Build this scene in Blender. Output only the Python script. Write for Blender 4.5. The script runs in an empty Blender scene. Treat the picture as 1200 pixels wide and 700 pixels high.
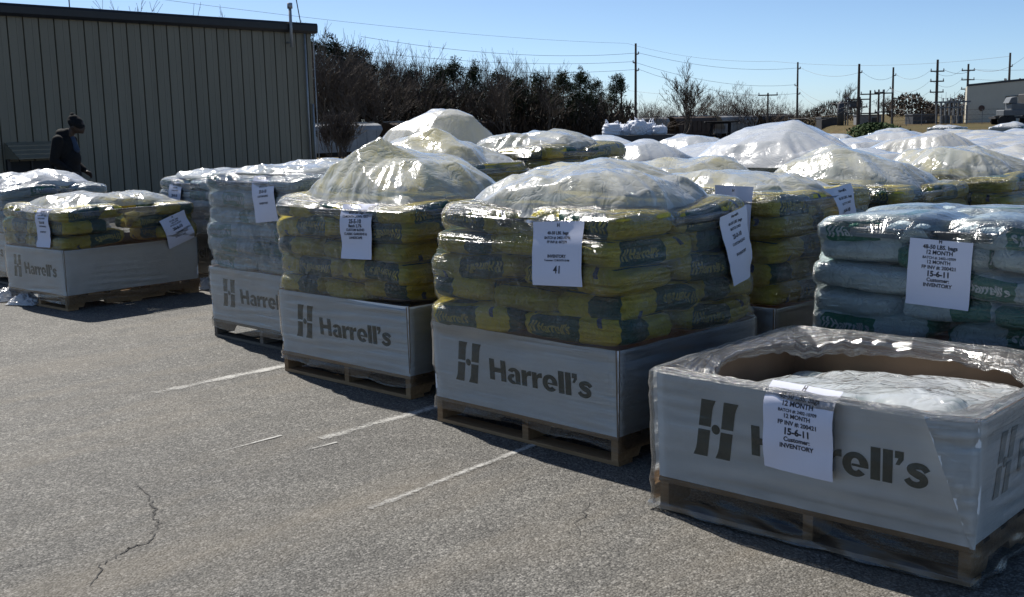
import bpy, bmesh, math, random
import numpy as np
from mathutils import Vector, Matrix
from mathutils.bvhtree import BVHTree

random.seed(7)
RNG = np.random.default_rng(11)
R = math.radians
scene = bpy.context.scene
COL = scene.collection

# ------------------------------------------------------------------ camera model
CF, CP, CR, CH = 1315.0, 0.1555, -0.024, 1.476      # focal (px at 1200 wide), pitch, roll, height

def ray(x, y):
    X, Y = x - 600, y - 350
    c, s = math.cos(CR), math.sin(CR)
    u, v = (X * c + Y * s) / CF, -(-X * s + Y * c) / CF
    return Vector((u, math.cos(CP) + v * math.sin(CP), -math.sin(CP) + v * math.cos(CP)))

def at(x, y, depth):
    """world point at distance `depth` along +Y seen in that direction of the photo"""
    d = ray(x, y)
    return Vector((0, 0, CH)) + d * (depth / d.y)

# ------------------------------------------------------------------ object helpers
def tag(o, label=None, cat=None, group=None, kind=None):
    if label: o['label'] = label
    if cat: o['category'] = cat
    if group: o['group'] = group
    if kind: o['kind'] = kind
    return o

def thing(name, label, cat, loc=(0, 0, 0), rotz=0.0, group=None):
    o = bpy.data.objects.new(name, None)
    COL.objects.link(o)
    o.location = loc
    o.rotation_euler = (0, 0, rotz)
    o.empty_display_size = 0.2
    return tag(o, label, cat, group)

def link(name, me, parent=None, loc=None, rotz=None):
    o = bpy.data.objects.new(name, me)
    COL.objects.link(o)
    if parent is not None: o.parent = parent
    if loc is not None: o.location = loc
    if rotz is not None: o.rotation_euler = (0, 0, rotz)
    return o

def mesh(name, verts, faces, mats, smooth=False, midx=None, uv=None):
    me = bpy.data.meshes.new(name)
    me.from_pydata([tuple(map(float, v)) for v in verts], [], [tuple(int(i) for i in f) for f in faces])
    for m in (mats if isinstance(mats, (list, tuple)) else [mats]):
        me.materials.append(m)
    if midx is not None:
        me.polygons.foreach_set('material_index', np.asarray(midx, dtype=np.int32))
    if smooth:
        me.polygons.foreach_set('use_smooth', np.ones(len(me.polygons), dtype=bool))
    if uv is not None:
        lay = me.uv_layers.new(name='UVMap')
        li = np.empty(len(me.loops), dtype=np.int32)
        me.loops.foreach_get('vertex_index', li)
        lay.data.foreach_set('uv', np.asarray(uv, dtype=np.float32)[li].ravel())
    me.update()
    return me

class MB:
    """collects simple solids into one mesh"""
    def __init__(s): s.v, s.f, s.m = [], [], []
    def add(s, v, f, m=0):
        b = len(s.v)
        s.v += [tuple(p) for p in v]
        s.f += [tuple(i + b for i in q) for q in f]
        s.m += [m] * len(f)
    def box(s, c, d, rz=0.0, m=0, jit=0.0):
        x, y, z = [k / 2 for k in d]
        P = [(-x, -y, -z), (x, -y, -z), (x, y, -z), (-x, y, -z), (-x, -y, z), (x, -y, z), (x, y, z), (-x, y, z)]
        ca, sa = math.cos(rz), math.sin(rz)
        P = [(c[0] + p[0] * ca - p[1] * sa + random.uniform(-jit, jit), c[1] + p[0] * sa + p[1] * ca + random.uniform(-jit, jit), c[2] + p[2] + random.uniform(-jit, jit)) for p in P]
        s.add(P, [(0, 3, 2, 1), (4, 5, 6, 7), (0, 1, 5, 4), (1, 2, 6, 5), (2, 3, 7, 6), (3, 0, 4, 7)], m)
    def tube(s, pts, rad, n=6, m=0, cap=True):
        pts = [Vector(p) for p in pts]
        if not isinstance(rad, (list, tuple)): rad = [rad] * len(pts)
        b = len(s.v)
        for i, p in enumerate(pts):
            d = (pts[min(i + 1, len(pts) - 1)] - pts[max(i - 1, 0)])
            if d.length < 1e-9: d = Vector((0, 0, 1))
            d.normalize()
            a = d.orthogonal().normalized() if abs(d.z) > .9 or True else None
            ref = Vector((0, 0, 1)) if abs(d.z) < .95 else Vector((1, 0, 0))
            a = d.cross(ref).normalized(); e = d.cross(a)
            for k in range(n):
                t = 2 * math.pi * k / n
                s.v.append(tuple(p + (a * math.cos(t) + e * math.sin(t)) * rad[i]))
        for i in range(len(pts) - 1):
            for k in range(n):
                s.f.append((b + i * n + k, b + i * n + (k + 1) % n, b + (i + 1) * n + (k + 1) % n, b + (i + 1) * n + k)); s.m.append(m)
        if cap and n > 2:
            s.f.append(tuple(b + k for k in range(n))); s.m.append(m)
            s.f.append(tuple(b + (len(pts) - 1) * n + k for k in reversed(range(n)))); s.m.append(m)
    def prism(s, outline, y0, y1, m=0):
        """outline in x,z extruded along y"""
        n = len(outline)
        P = [(x, y0, z) for x, z in outline] + [(x, y1, z) for x, z in outline]
        s.add(P, [tuple(range(n)), tuple(range(2 * n - 1, n - 1, -1))] + [(i, i + n, (i + 1) % n + n, (i + 1) % n) for i in range(n)], m)
    def build(s, name, mats, parent=None, smooth=False, loc=None, rotz=None):
        me = mesh(name, s.v, s.f, mats, smooth, s.m)
        bm = bmesh.new(); bm.from_mesh(me); bmesh.ops.recalc_face_normals(bm, faces=bm.faces); bm.to_mesh(me); bm.free()
        return link(name, me, parent, loc, rotz)

def bevel(o, w=0.004, seg=1):
    m = o.modifiers.new('bevel', 'BEVEL'); m.width = w; m.segments = seg; m.limit_method = 'ANGLE'
    return o

def sn(seed, *c):
    """smooth sum-of-sines noise, about -1..1"""
    r = np.random.default_rng(seed)
    out = 0
    for o in range(5):
        k = r.normal(size=len(c)) * (1.0 + .6 * o); ph = r.uniform(0, 6.28)
        out = out + np.sin(sum(a * b for a, b in zip(k, c)) + ph) / (1 + .4 * o)
    return out / 2.6

# ------------------------------------------------------------------ material helpers
class NT:
    def __init__(s, name):
        s.m = bpy.data.materials.new(name); s.m.use_nodes = True
        s.n = s.m.node_tree.nodes; s.l = s.m.node_tree.links
        s.n.clear(); s.out = s.n.new('ShaderNodeOutputMaterial')
    def node(s, t, ins=None, **kw):
        n = s.n.new('ShaderNode' + t)
        for k, v in kw.items(): setattr(n, k, v)
        for k, v in (ins or {}).items():
            sock = n.inputs[k]
            if hasattr(v, 'is_output') or isinstance(v, bpy.types.NodeSocket): s.l.new(v, sock)
            else: sock.default_value = v
        return n
    def noise(s, vec, scale, detail=4, rough=.55, dist=0):
        return s.node('TexNoise', {'Vector': vec, 'Scale': scale, 'Detail': detail, 'Roughness': rough, 'Distortion': dist}).outputs['Fac']
    def map(s, vec, scale=(1, 1, 1), rot=(0, 0, 0)):
        return s.node('Mapping', {'Vector': vec, 'Scale': scale, 'Rotation': rot}).outputs[0]
    def ramp(s, fac, a, b, ca=(0, 0, 0, 1), cb=(1, 1, 1, 1)):
        n = s.node('ValToRGB', {'Fac': fac})
        n.color_ramp.elements[0].position = a; n.color_ramp.elements[0].color = ca
        n.color_ramp.elements[1].position = b; n.color_ramp.elements[1].color = cb
        return n.outputs[0]
    def math(s, op, a, b=0.0, clamp=False):
        n = s.node('Math', operation=op, use_clamp=clamp)
        for i, v in enumerate((a, b)):
            if isinstance(v, bpy.types.NodeSocket): s.l.new(v, n.inputs[i])
            else: n.inputs[i].default_value = v
        return n.outputs[0]
    def mix(s, fac, a, b, blend='MIX'):
        n = s.node('Mix', data_type='RGBA', blend_type=blend)
        for i, v in ((0, fac), (6, a), (7, b)):
            if isinstance(v, bpy.types.NodeSocket): s.l.new(v, n.inputs[i])
            else: n.inputs[i].default_value = v if i == 0 else (tuple(v) + (1,))[:4]
        return n.outputs[2]
    def bump(s, h, strength=.3, dist=.01, normal=None):
        ins = {'Height': h, 'Strength': strength, 'Distance': dist}
        if normal is not None: ins['Normal'] = normal
        return s.node('Bump', ins).outputs[0]
    def coord(s, w='Object'): return s.node('TexCoord').outputs[w]
    def mixs(s, fac, a, b): return s.node('MixShader', {0: fac, 1: a, 2: b}).outputs[0]
    def fin(s, sh): s.l.new(sh, s.out.inputs['Surface']); return s.m
    def principled(s, color, rough=.7, normal=None, spec=.4, metal=0.0, **kw):
        ins = {'Base Color': color if isinstance(color, bpy.types.NodeSocket) else (tuple(color) + (1,))[:4], 'Roughness': rough, 'Specular IOR Level': spec, 'Metallic': metal}
        ins.update(kw)
        if normal is not None: ins['Normal'] = normal
        return s.node('BsdfPrincipled', ins).outputs[0]

def plain(name, color, rough=.6, var=.15, scale=6, spec=.4, metal=0.0, bump=.0, bscale=60):
    t = NT(name); co = t.coord()
    c = tuple(color)
    lo = tuple(k * (1 - var) for k in c) + (1,); hi = tuple(min(1, k * (1 + var)) for k in c) + (1,)
    col = t.ramp(t.noise(co, scale, 6, .6), .3, .7, lo, hi)
    nm = t.bump(t.noise(co, bscale, 4), bump, .01) if bump else None
    return t.fin(t.principled(col, rough, nm, spec, metal))
# ------------------------------------------------------------------ materials
def m_asphalt():
    t = NT('asphalt'); co = t.node('NewGeometry').outputs['Position']
    vor = t.node('TexVoronoi', {'Vector': co, 'Scale': 125.0, 'Randomness': 1.0})
    vor2 = t.node('TexVoronoi', {'Vector': co, 'Scale': 78.0, 'Randomness': 1.0})
    cell = t.node('SeparateColor', {0: vor.outputs['Color']}).outputs[0]
    cell2 = t.node('SeparateColor', {0: vor2.outputs['Color']}).outputs[1]
    stone = t.ramp(cell, .05, .95, (.062, .059, .053, 1), (.235, .225, .203, 1))
    pale = t.ramp(cell2, .84, .90)
    stone = t.mix(t.math('MULTIPLY', pale, .55), stone, (.40, .38, .35))
    gap = t.ramp(vor.outputs['Distance'], .28, .62)
    col = t.mix(t.math('MULTIPLY', gap, .55), stone, (.038, .037, .034))
    big = t.ramp(t.noise(co, .45, 5, .6), .3, .7, (.74, .74, .75, 1), (1.16, 1.15, 1.12, 1))
    col = t.mix(1.0, col, big, 'MULTIPLY')
    med = t.ramp(t.noise(co, 5, 5, .65), .3, .7, (.80, .80, .80, 1), (1.16, 1.16, 1.16, 1))
    col = t.mix(1.0, col, med, 'MULTIPLY')
    st = t.map(t.map(co, (1, 1, 1), (0, 0, R(-47))), (.35, 1.5, 1))
    tan = t.ramp(t.noise(st, 1.1, 6, .6), .48, .72)
    col = t.mix(t.math('MULTIPLY', tan, .38), col, (.23, .19, .135))
    spot = t.math('MULTIPLY', t.ramp(t.noise(co, 1.3, 6, .62, .5), .60, .74), .32)
    col = t.mix(spot, col, (.05, .048, .045))
    h = t.math('ADD', t.math('MULTIPLY', vor.outputs['Distance'], -1.0), t.math('MULTIPLY', vor2.outputs['Distance'], -.8))
    n = t.bump(h, .65, .006)
    return t.fin(t.principled(col, .78, n, .42))

def m_paint():
    t = NT('worn_white_paint'); co = t.node('NewGeometry').outputs['Position']
    w = t.math('ADD', t.noise(co, 70, 4, .7), t.math('MULTIPLY', t.noise(co, 6, 4, .6), .9))
    uvx = t.node('SeparateXYZ', {0: t.coord('UV')})
    edge = t.math('MULTIPLY', t.math('ABSOLUTE', t.math('SUBTRACT', uvx.outputs[1], .5)), .55)
    fade = t.math('MULTIPLY', uvx.outputs[0], .30)
    a = t.ramp(t.math('MULTIPLY', t.math('ADD', t.math('ADD', w, edge), fade), .5), .52, .72, (1, 1, 1, 1), (0, 0, 0, 1))
    a = t.math('MULTIPLY', a, .92)
    sh = t.mixs(a, t.node('BsdfTransparent').outputs[0], t.principled((.5, .49, .46), .8, t.bump(t.noise(co, 160, 3), .5, .004)))
    return t.fin(sh)

def m_terrain():
    t = NT('dry_grass'); co = t.node('NewGeometry').outputs['Position']
    a = t.ramp(t.noise(t.map(co, (.25, 1, 1)), .25, 6, .65), .3, .7, (.085, .062, .03, 1), (.15, .11, .055, 1))
    a = t.mix(t.ramp(t.noise(co, .06, 4), .45, .7), a, (.075, .075, .03))
    a = t.mix(1.0, a, t.ramp(t.noise(co, 3, 4), .3, .7, (.7, .7, .7, 1), (1.25, 1.25, 1.2, 1)), 'MULTIPLY')
    return t.fin(t.principled(a, .95, t.bump(t.noise(co, 6, 4), .8, .1), .1))

def m_film(name, haze=.16, gloss=1.0, streak=70.0, bs=.5):
    t = NT(name); uv = t.coord('UV')
    s1 = t.noise(t.map(uv, (1.6, streak, 1), (0, 0, R(1.5))), 1.0, 5, .6, .4)
    s2 = t.noise(t.map(uv, (3.0, 17, 1), (0, 0, R(-14))), 1.3, 5, .6, .6)
    s3 = t.noise(t.map(uv, (9, 9, 1)), 1.0, 4, .6, .8)
    h = t.math('ADD', t.math('ADD', t.math('MULTIPLY', s1, .55), t.math('MULTIPLY', s2, .6)), t.math('MULTIPLY', s3, .6))
    up = t.ramp(t.node('SeparateXYZ', {0: uv}).outputs[1], .46, .60, (.22, .22, .22, 1), (1, 1, 1, 1))
    nm = t.bump(t.math('MULTIPLY', h, up), bs, .022)
    hz = t.math('ADD', t.ramp(s1, .42, .78), t.math('MULTIPLY', t.ramp(s2, .5, .75), .9))
    hz = t.math('MULTIPLY', hz, t.ramp(s3, .25, .8))
    hz = t.math('ADD', t.math('MULTIPLY', t.math('MULTIPLY', hz, up), haze * 2.4), haze * .25, True)
    tr = t.node('BsdfTransparent', {'Color': (.96, .97, .97, 1)}).outputs[0]
    mil = t.mixs(.55, t.node('BsdfDiffuse', {'Color': (.86, .88, .88, 1), 'Normal': nm}).outputs[0], t.node('BsdfTranslucent', {'Color': (.8, .82, .8, 1), 'Normal': nm}).outputs[0])
    base = t.mixs(hz, tr, mil)
    fr = t.node('Fresnel', {'IOR': 1.5, 'Normal': nm}).outputs[0]
    fr = t.math('MULTIPLY', fr, 1.4 * gloss, True)
    gl = t.node('BsdfGlossy', {'Color': (1, 1, 1, 1), 'Roughness': .19, 'Normal': nm}).outputs[0]
    return t.fin(t.mixs(fr, base, gl))

def m_cover(name, clear=.3, tint=(.9, .91, .88), crinkle=.24, rough=.16):
    t = NT(name); co = t.coord()
    wp = t.node('VectorMath', {0: co, 1: t.node('TexNoise', {'Vector': co, 'Scale': 3.0, 'Detail': 2.0}).outputs['Color']}, operation='ADD').outputs[0]
    def ridge(sc, wd, rot):
        n = t.noise(t.map(wp, (sc, sc * 2.2, sc), (0, 0, rot)), 1.0, 2, .5)
        return t.ramp(t.math('ABSOLUTE', t.math('SUBTRACT', n, .5)), 0, wd)
    r1, r2, r3 = ridge(2.6, .05, .4), ridge(4.5, .06, -1.0), ridge(9, .09, 2.0)
    soft = t.noise(co, 5, 3, .5)
    h = t.math('ADD', t.math('ADD', t.math('MULTIPLY', r1, .5), t.math('MULTIPLY', r2, .3)), t.math('ADD', t.math('MULTIPLY', r3, .12), t.math('MULTIPLY', soft, .6)))
    nm = t.bump(h, crinkle, .02)
    tr = t.node('BsdfTransparent', {'Color': (.96, .97, .95, 1)}).outputs[0]
    tl = t.node('BsdfTranslucent', {'Color': tuple(min(1, k * 1.04) for k in tint) + (1,), 'Normal': nm}).outputs[0]
    df = t.node('BsdfDiffuse', {'Color': tuple(tint) + (1,), 'Normal': nm}).outputs[0]
    body = t.mixs(.5, tl, df)
    lw = t.node('LayerWeight', {'Blend': .4, 'Normal': nm}).outputs['Facing']
    fac = t.math('SUBTRACT', clear * 1.25, t.math('MULTIPLY', lw, clear * .95), True)
    crease = t.math('MULTIPLY', t.math('SUBTRACT', 1.0, r1), .5 * clear)
    fac = t.math('SUBTRACT', fac, crease, True)
    sh = t.mixs(fac, body, tr)
    fr = t.math('MULTIPLY', t.node('Fresnel', {'IOR': 1.5, 'Normal': nm}).outputs[0], 1.3, True)
    gl = t.node('BsdfGlossy', {'Color': (1, 1, 1, 1), 'Roughness': rough, 'Normal': nm}).outputs[0]
    return t.fin(t.mixs(fr, sh, gl))

def m_bag(name, a, b):
    t = NT(name); co = t.coord(); oi = t.node('ObjectInfo').outputs['Random']
    c = t.mix(t.noise(co, 7, 5, .6), a, b)
    hs = t.node('HueSaturation', {'Value': t.math('ADD', t.math('MULTIPLY', oi, .35), .82), 'Color': c}).outputs[0]
    w = t.noise(t.map(co, (6, 14, 22)), 1.4, 5, .65, 1.0)
    w2 = t.math('ABSOLUTE', t.math('SUBTRACT', t.noise(t.map(co, (13, 13, 9)), 1.0, 3, .5, 1.5), .5))
    nm = t.bump(t.math('ADD', w, t.math('MULTIPLY', t.ramp(w2, 0, .09), .35)), .6, .022)
    return t.fin(t.principled(hs, .38, nm, .5))

def m_wood(name, a, b):
    t = NT(name); co = t.coord(); oi = t.node('ObjectInfo').outputs['Random']
    g = t.noise(t.map(co, (3, 30, 30)), 2.0, 6, .6, .6)
    c = t.ramp(g, .3, .75, tuple(a) + (1,), tuple(b) + (1,))
    c = t.node('HueSaturation', {'Value': t.math('ADD', t.math('MULTIPLY', oi, .4), .8), 'Color': c}).outputs[0]
    return t.fin(t.principled(c, .85, t.bump(g, .4, .004), .2))

def m_siding():
    t = NT('tan_metal_siding'); co = t.coord()
    c = t.ramp(t.noise(t.map(co, (2, 2, .25)), 1.2, 6, .6), .25, .75, (.185, .162, .115, 1), (.24, .212, .155, 1))
    return t.fin(t.principled(c, .5, t.bump(t.noise(t.map(co, (1, 1, .2)), 5, 3), .15, .01), .4))

def m_leaf(name, a, b):
    t = NT(name); oi = t.node('ObjectInfo').outputs['Random']; co = t.node('NewGeometry')
    f = t.math('ADD', t.math('MULTIPLY', co.outputs['Random Per Island'], .7), t.math('MULTIPLY', oi, .3))
    c = t.ramp(f, 0, 1, tuple(a) + (1,), tuple(b) + (1,))
    return t.fin(t.principled(c, .8, None, .2))

M = dict(
    asphalt=m_asphalt(), paint=m_paint(), terrain=m_terrain(),
    film_rim=m_film('stretch_film_bunched', .48, 1.0, 50, 1.4), film_open=m_film('stretch_film_thin', .08, .75, 60, .9), film=m_film('stretch_film', .075, .85, 80, 1.3), film_clear=m_film('stretch_film_clear', .07, .9, 60, .6), film_milky=m_film('stretch_film_milky', .2, 1.0, 55, 1.4),
    cover=m_cover('translucent_poly', .30, (.94, .95, .90)), cover_white=m_cover('white_poly', .05, (.95, .955, .96), .17, .22), cover_clear=m_cover('clear_poly', .36, (.92, .93, .88)),
    liner=m_cover('liner_poly', .30, (.92, .93, .94), .32, .14),
    yellow=m_bag('yellow_bag_film', (.66, .52, .025), (.76, .62, .05)), green=m_bag('green_print', (.010, .072, .046), (.016, .095, .06)),
    white=m_bag('white_bag_film', (.54, .65, .67), (.63, .73, .74)), green_w=m_bag('bright_green_print', (.014, .17, .10), (.02, .21, .125)),
    blue=m_bag('blue_print', (.02, .05, .14), (.03, .07, .17)),
    letter_y=plain('yellow_lettering', (.55, .48, .12), .5), letter_w=plain('white_lettering', (.72, .75, .74), .5),
    carton=plain('white_carton', (.86, .87, .87), .6, .09, 2.2, .3, bump=.06, bscale=40), kraft=plain('brown_cardboard', (.27, .18, .115), .8, .12, 5, .2),
    ink=plain('grey_green_ink', (.038, .056, .045), .6, .25, 30), ink_glare=plain('ink_under_glare', (.42, .44, .43), .6, .2, 30), ink_black=plain('black_ink', (.03, .03, .04), .6),
    paper=plain('white_paper', (.74, .75, .86), .7, .02, 4, .2),
    wood=m_wood('pallet_wood', (.25, .145, .07), (.40, .255, .14)), wood_grey=m_wood('weathered_pallet_wood', (.17, .14, .11), (.28, .23, .18)),
    siding=m_siding(), seam=plain('siding_seam', (.11, .10, .085), .5), trim=plain('dark_trim', (.02, .02, .022), .4),
    steel=plain('galvanised_steel', (.35, .36, .37), .45, .15, 8, .5, .4), dark=plain('dark_void', (.012, .012, .013), .6),
    cloth=plain('black_cloth', (.010, .010, .011), .85, .3, 30, .2), cloth_blue=plain('blue_shirt', (.03, .05, .09), .8), skin=plain('skin', (.045, .028, .02), .6),
    trouser=plain('dark_trousers', (.02, .021, .025), .85), shoe=plain('black_shoe', (.012, .012, .012), .5),
    bark=plain('grey_bark', (.095, .08, .068), .9, .25, 3), bark_dark=plain('dark_bark', (.045, .036, .03), .9, .25, 3),
    pine=m_leaf('pine_needles', (.012, .022, .010), (.045, .062, .024)), twig=plain('bare_twigs', (.10, .08, .066), .9, .3, 1),
    brush=m_leaf('winter_brush', (.034, .025, .018), (.085, .062, .045)), hedge=m_leaf('green_shrub', (.025, .05, .012), (.06, .10, .03)),
    pole=plain('weathered_pole', (.075, .062, .052), .9), wire=plain('wire', (.09, .09, .1), .6),
    car_white=plain('weathered_white_car', (.32, .33, .34), .6, .25, .6), car_brown=plain('rusty_brown_car', (.055, .036, .027), .75, .3, .8), car_grey=plain('grey_car', (.27, .275, .28), .6, .2, .6), car_dark=plain('dark_railcar', (.05, .05, .052), .7, .3, .6),
    bldg=plain('tan_panel', (.58, .55, .46), .7, .06, .4), shed=plain('dark_shed', (.06, .065, .075), .6), machine=plain('grey_machine', (.14, .15, .16), .5, .2, 1), logo_red=plain('dark_emblem', (.10, .06, .05), .6),
    bulk=plain('white_bulk_bag', (.72, .74, .80), .7, .05, 4, bump=.3, bscale=12),
)
for k in ('film', 'film_rim', 'film_open', 'film_clear', 'film_milky', 'cover', 'cover_white', 'cover_clear', 'liner', 'paint'):
    M[k].use_transparent_shadow = True

# ------------------------------------------------------------------ lettering
FONTCACHE = {}
def glyphs(body, bold=.0, spacing=1.0, slices=0):
    """2D lettering mesh, cap height 1, origin at left of baseline"""
    key = (body, bold, spacing, slices)
    if key in FONTCACHE: return FONTCACHE[key]
    c = bpy.data.curves.new('lettering_curve', 'FONT')
    c.body = body; c.offset = bold; c.space_character = spacing; c.resolution_u = 3
    c.align_x = 'LEFT'; c.align_y = 'BOTTOM_BASELINE'
    o = bpy.data.objects.new('lettering_curve', c)
    COL.objects.link(o)
    dg = bpy.context.evaluated_depsgraph_get(); dg.update()
    me = bpy.data.meshes.new_from_object(o.evaluated_get(dg), depsgraph=dg)
    bpy.data.objects.remove(o); bpy.data.curves.remove(c)
    bm = bmesh.new(); bm.from_mesh(me); bpy.data.meshes.remove(me)
    bmesh.ops.remove_doubles(bm, verts=bm.verts, dist=1e-5)
    for k in range(slices):
        z = -.2 + 1.1 * (k + .5) / slices
        bmesh.ops.bisect_plane(bm, geom=bm.verts[:] + bm.edges[:] + bm.faces[:], plane_co=(0, z, 0), plane_no=(0, 1, 0))
    bm.verts.index_update()
    V = np.array([(v.co.x, v.co.y) for v in bm.verts]); F = [[v.index for v in f.verts] for f in bm.faces]
    bm.free()
    cap = .70
    V = V / cap
    V[:, 0] -= V[:, 0].min()
    FONTCACHE[key] = (V, F, V[:, 0].max())
    return FONTCACHE[key]

def heavy_word(slices=0):
    """the carton word in heavy hand-cut letters, cap height 1"""
    key = ('heavy', slices)
    if key in FONTCACHE: return FONTCACHE[key]
    V, F = [], []
    def poly(p, x):
        b = len(V); V.extend((q[0] + x, q[1]) for q in p); F.append(list(range(b, b + len(p))))
    def strip(pts, w, x):
        pts = np.array(pts, float); out = []
        # smooth the path
        n = len(pts); T = np.linspace(0, n - 1, 6 * (n - 1) + 1); P = []
        for t in T:
            i = min(int(t), n - 2); f = t - i
            p0, p1, p2, p3 = pts[max(i - 1, 0)], pts[i], pts[i + 1], pts[min(i + 2, n - 1)]
            P.append(.5 * ((2 * p1) + (p2 - p0) * f + (2 * p0 - 5 * p1 + 4 * p2 - p3) * f * f + (3 * p1 - p0 - 3 * p2 + p3) * f ** 3))
        P = np.array(P); d = np.gradient(P, axis=0); d /= np.linalg.norm(d, axis=1)[:, None]
        nr = np.stack([-d[:, 1], d[:, 0]], 1)
        W = np.interp(np.linspace(0, 1, len(P)), np.linspace(0, 1, len(w)), w) if hasattr(w, '__len__') else np.full(len(P), w)
        L, Rr = P + nr * W[:, None] / 2, P - nr * W[:, None] / 2
        for i in range(len(P) - 1): poly([L[i], Rr[i], Rr[i + 1], L[i + 1]], x)
    def ring(cx, cy, ax, ay, bx, by, t0, t1, x, n=22):
        ts = np.radians(np.linspace(t0, t1, n))
        for a_, b_ in zip(ts[:-1], ts[1:]):
            poly([(cx + bx * math.cos(a_), cy + by * math.sin(a_)), (cx + ax * math.cos(a_), cy + ay * math.sin(a_)), (cx + ax * math.cos(b_), cy + ay * math.sin(b_)), (cx + bx * math.cos(b_), cy + by * math.sin(b_))], x)
    st = .25
    def H(x):
        poly([(0, 0), (st, 0), (st, .39), (.57, .39), (.57, 0), (.82, 0), (.82, 1), (.57, 1), (.57, .61), (st, .61), (st, 1), (0, 1)], x); return .82
    def a_(x):
        poly([(.40, 0), (.63, 0), (.63, .50), (.40, .50)], x)
        ring(.335, .50, .295, .255, .065, .09, 0, 165, x, 16)
        ring(.285, .215, .275, .235, .075, .075, 72, 300, x, 18)
        return .66
    def r_(x):
        poly([(0, 0), (.24, 0), (.24, .36), (.27, .47), (.34, .525), (.47, .525), (.47, .755), (.38, .745), (.30, .70), (.23, .60), (.23, .74), (0, .74)], x); return .47
    def e_(x):
        ring(.345, .37, .345, .39, .115, .20, 0, 318, x, 34)
        xi = .115 * math.sqrt(1 - (.055 / .20) ** 2)
        poly([(.345 - xi + .004, .315), (.345 + .115 * .98, .30), (.688, .30), (.689, .369), (.345 + .1145, .369), (.345 + xi - .03, .385), (.345 - xi + .02, .385)], x); return .69
    def l_(x):
        poly([(0, 0), (st, 0), (st, 1.02), (0, 1.02)], x); return st
    def ap(x):
        poly([(.02, .60), (.12, .60), (.22, .78), (.22, 1.02), (0, 1.02), (0, .80), (.09, .80)], x); return .23
    def s_(x):
        strip([(.545, .53), (.44, .645), (.29, .665), (.15, .60), (.16, .49), (.30, .41), (.44, .33), (.455, .19), (.32, .095), (.15, .12), (.045, .235)], (.17, .18, .20, .19, .20, .23, .21, .20, .19, .18, .17), x); return .58
    x = 0
    for fn, gap in ((H, .07), (a_, .05), (r_, .035), (r_, .02), (e_, .05), (l_, .06), (l_, .05), (ap, .03), (s_, 0)):
        x += fn(x) + gap
    V = np.array(V)
    if slices:
        bm = bmesh.new()
        vs = [bm.verts.new((p[0], p[1], 0)) for p in V]
        for f in F: bm.faces.new([vs[i] for i in f])
        for k in range(slices):
            bmesh.ops.bisect_plane(bm, geom=bm.verts[:] + bm.edges[:] + bm.faces[:], plane_co=(0, (k + .5) / slices, 0), plane_no=(0, 1, 0))
        bm.verts.index_update()
        V = np.array([(v.co.x, v.co.y) for v in bm.verts]); F = [[v.index for v in f.verts] for f in bm.faces]; bm.free()
    FONTCACHE[key] = (V, F, float(V[:, 0].max()))
    return FONTCACHE[key]

def symbol_h(slices=0):
    """the emblem: two slanted split pillars and a dot, height 1, width about .86"""
    V, F = [], []
    def poly(pts):
        b = len(V); V.extend(pts); F.append(list(range(b, b + len(pts))))
    sl = .16
    for x0 in (.10, .56):
        for (a, b) in ((.53, 1.0), (0.0, .47)):
            w = .245
            n = 5
            left = []; right = []
            for i in range(n + 1):
                y = a + (b - a) * i / n
                cur = (.05 * max(0, (y - .8) / .2) ** 2 if b == 1.0 else -.05 * max(0, (.2 - y) / .2) ** 2)
                left.append((x0 + sl * (y - .5) + (cur if b != 1.0 else 0.0), y)); right.append((x0 + w + sl * (y - .5) + (cur if b == 1.0 else 0.0), y))
            for i in range(n):
                poly([left[i], right[i], right[i + 1], left[i + 1]])
    poly([(.455 + .085 * math.cos(k * math.pi / 8), .5 + .085 * math.sin(k * math.pi / 8)) for k in range(16)])
    return np.array(V), F, .86

def placed_text(items):
    """items: (V, F, x, y, sx, sy) merged in 2D"""
    VV, FF = [], []
    for V, F, x, y, sx, sy in items:
        b = len(VV)
        VV += [(x + p[0] * sx, y + p[1] * sy) for p in V]
        FF += [[i + b for i in f] for f in F]
    return np.array(VV), FF
# ------------------------------------------------------------------ bags
BA, BB, BC = .300, .205, .068        # half length, half width, half thickness

def bag_shape(seed):
    r = np.random.default_rng(seed)
    ph = r.uniform(0, 6.28, 8); am = r.uniform(.5, 1, 8)
    def f(p):
        p = np.asarray(p, float)
        q = np.abs(p)
        k = 5.0
        rxy = (q[:, 0] ** 8 + q[:, 1] ** 8) ** (1 / 8)
        nrm = ((np.maximum(rxy, 1e-6)) ** 4.2 + q[:, 2] ** 4.2) ** (1 / 4.2)
        s = 1 / np.maximum(nrm, 1e-6)
        d = p * s[:, None]
        x, y, z = d[:, 0], d[:, 1], d[:, 2]
        # soft corners in plan, thinner towards the sealed ends
        cx = 1 - .035 * np.abs(y) ** 5; cy = 1 - .03 * np.abs(x) ** 7
        thick = 1 - .16 * np.abs(x) ** 5 - .06 * np.abs(y) ** 6
        wob = .05 * am[0] * np.sin(3.1 * x + ph[0]) + .06 * am[1] * np.sin(2.3 * y + 2 * x + ph[1]) + .05 * am[2] * np.sin(6 * x + ph[2]) * np.cos(3 * y)
        X = BA * x * cx + .006 * np.sin(5 * y + 9 * z + ph[3])
        Y = BB * y * cy + .008 * am[4] * np.sin(4 * x + ph[4]) + .003 * np.sin(17 * x + 5 * z + ph[6])
        Z = BC * z * thick * (1 + wob) + .013 * am[5] * np.sin(2.6 * x + ph[5]) + .0025 * np.sin(21 * x + ph[7]) * (1 - z * z)
        return np.stack([X, Y, Z], 1)
    return f

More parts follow.
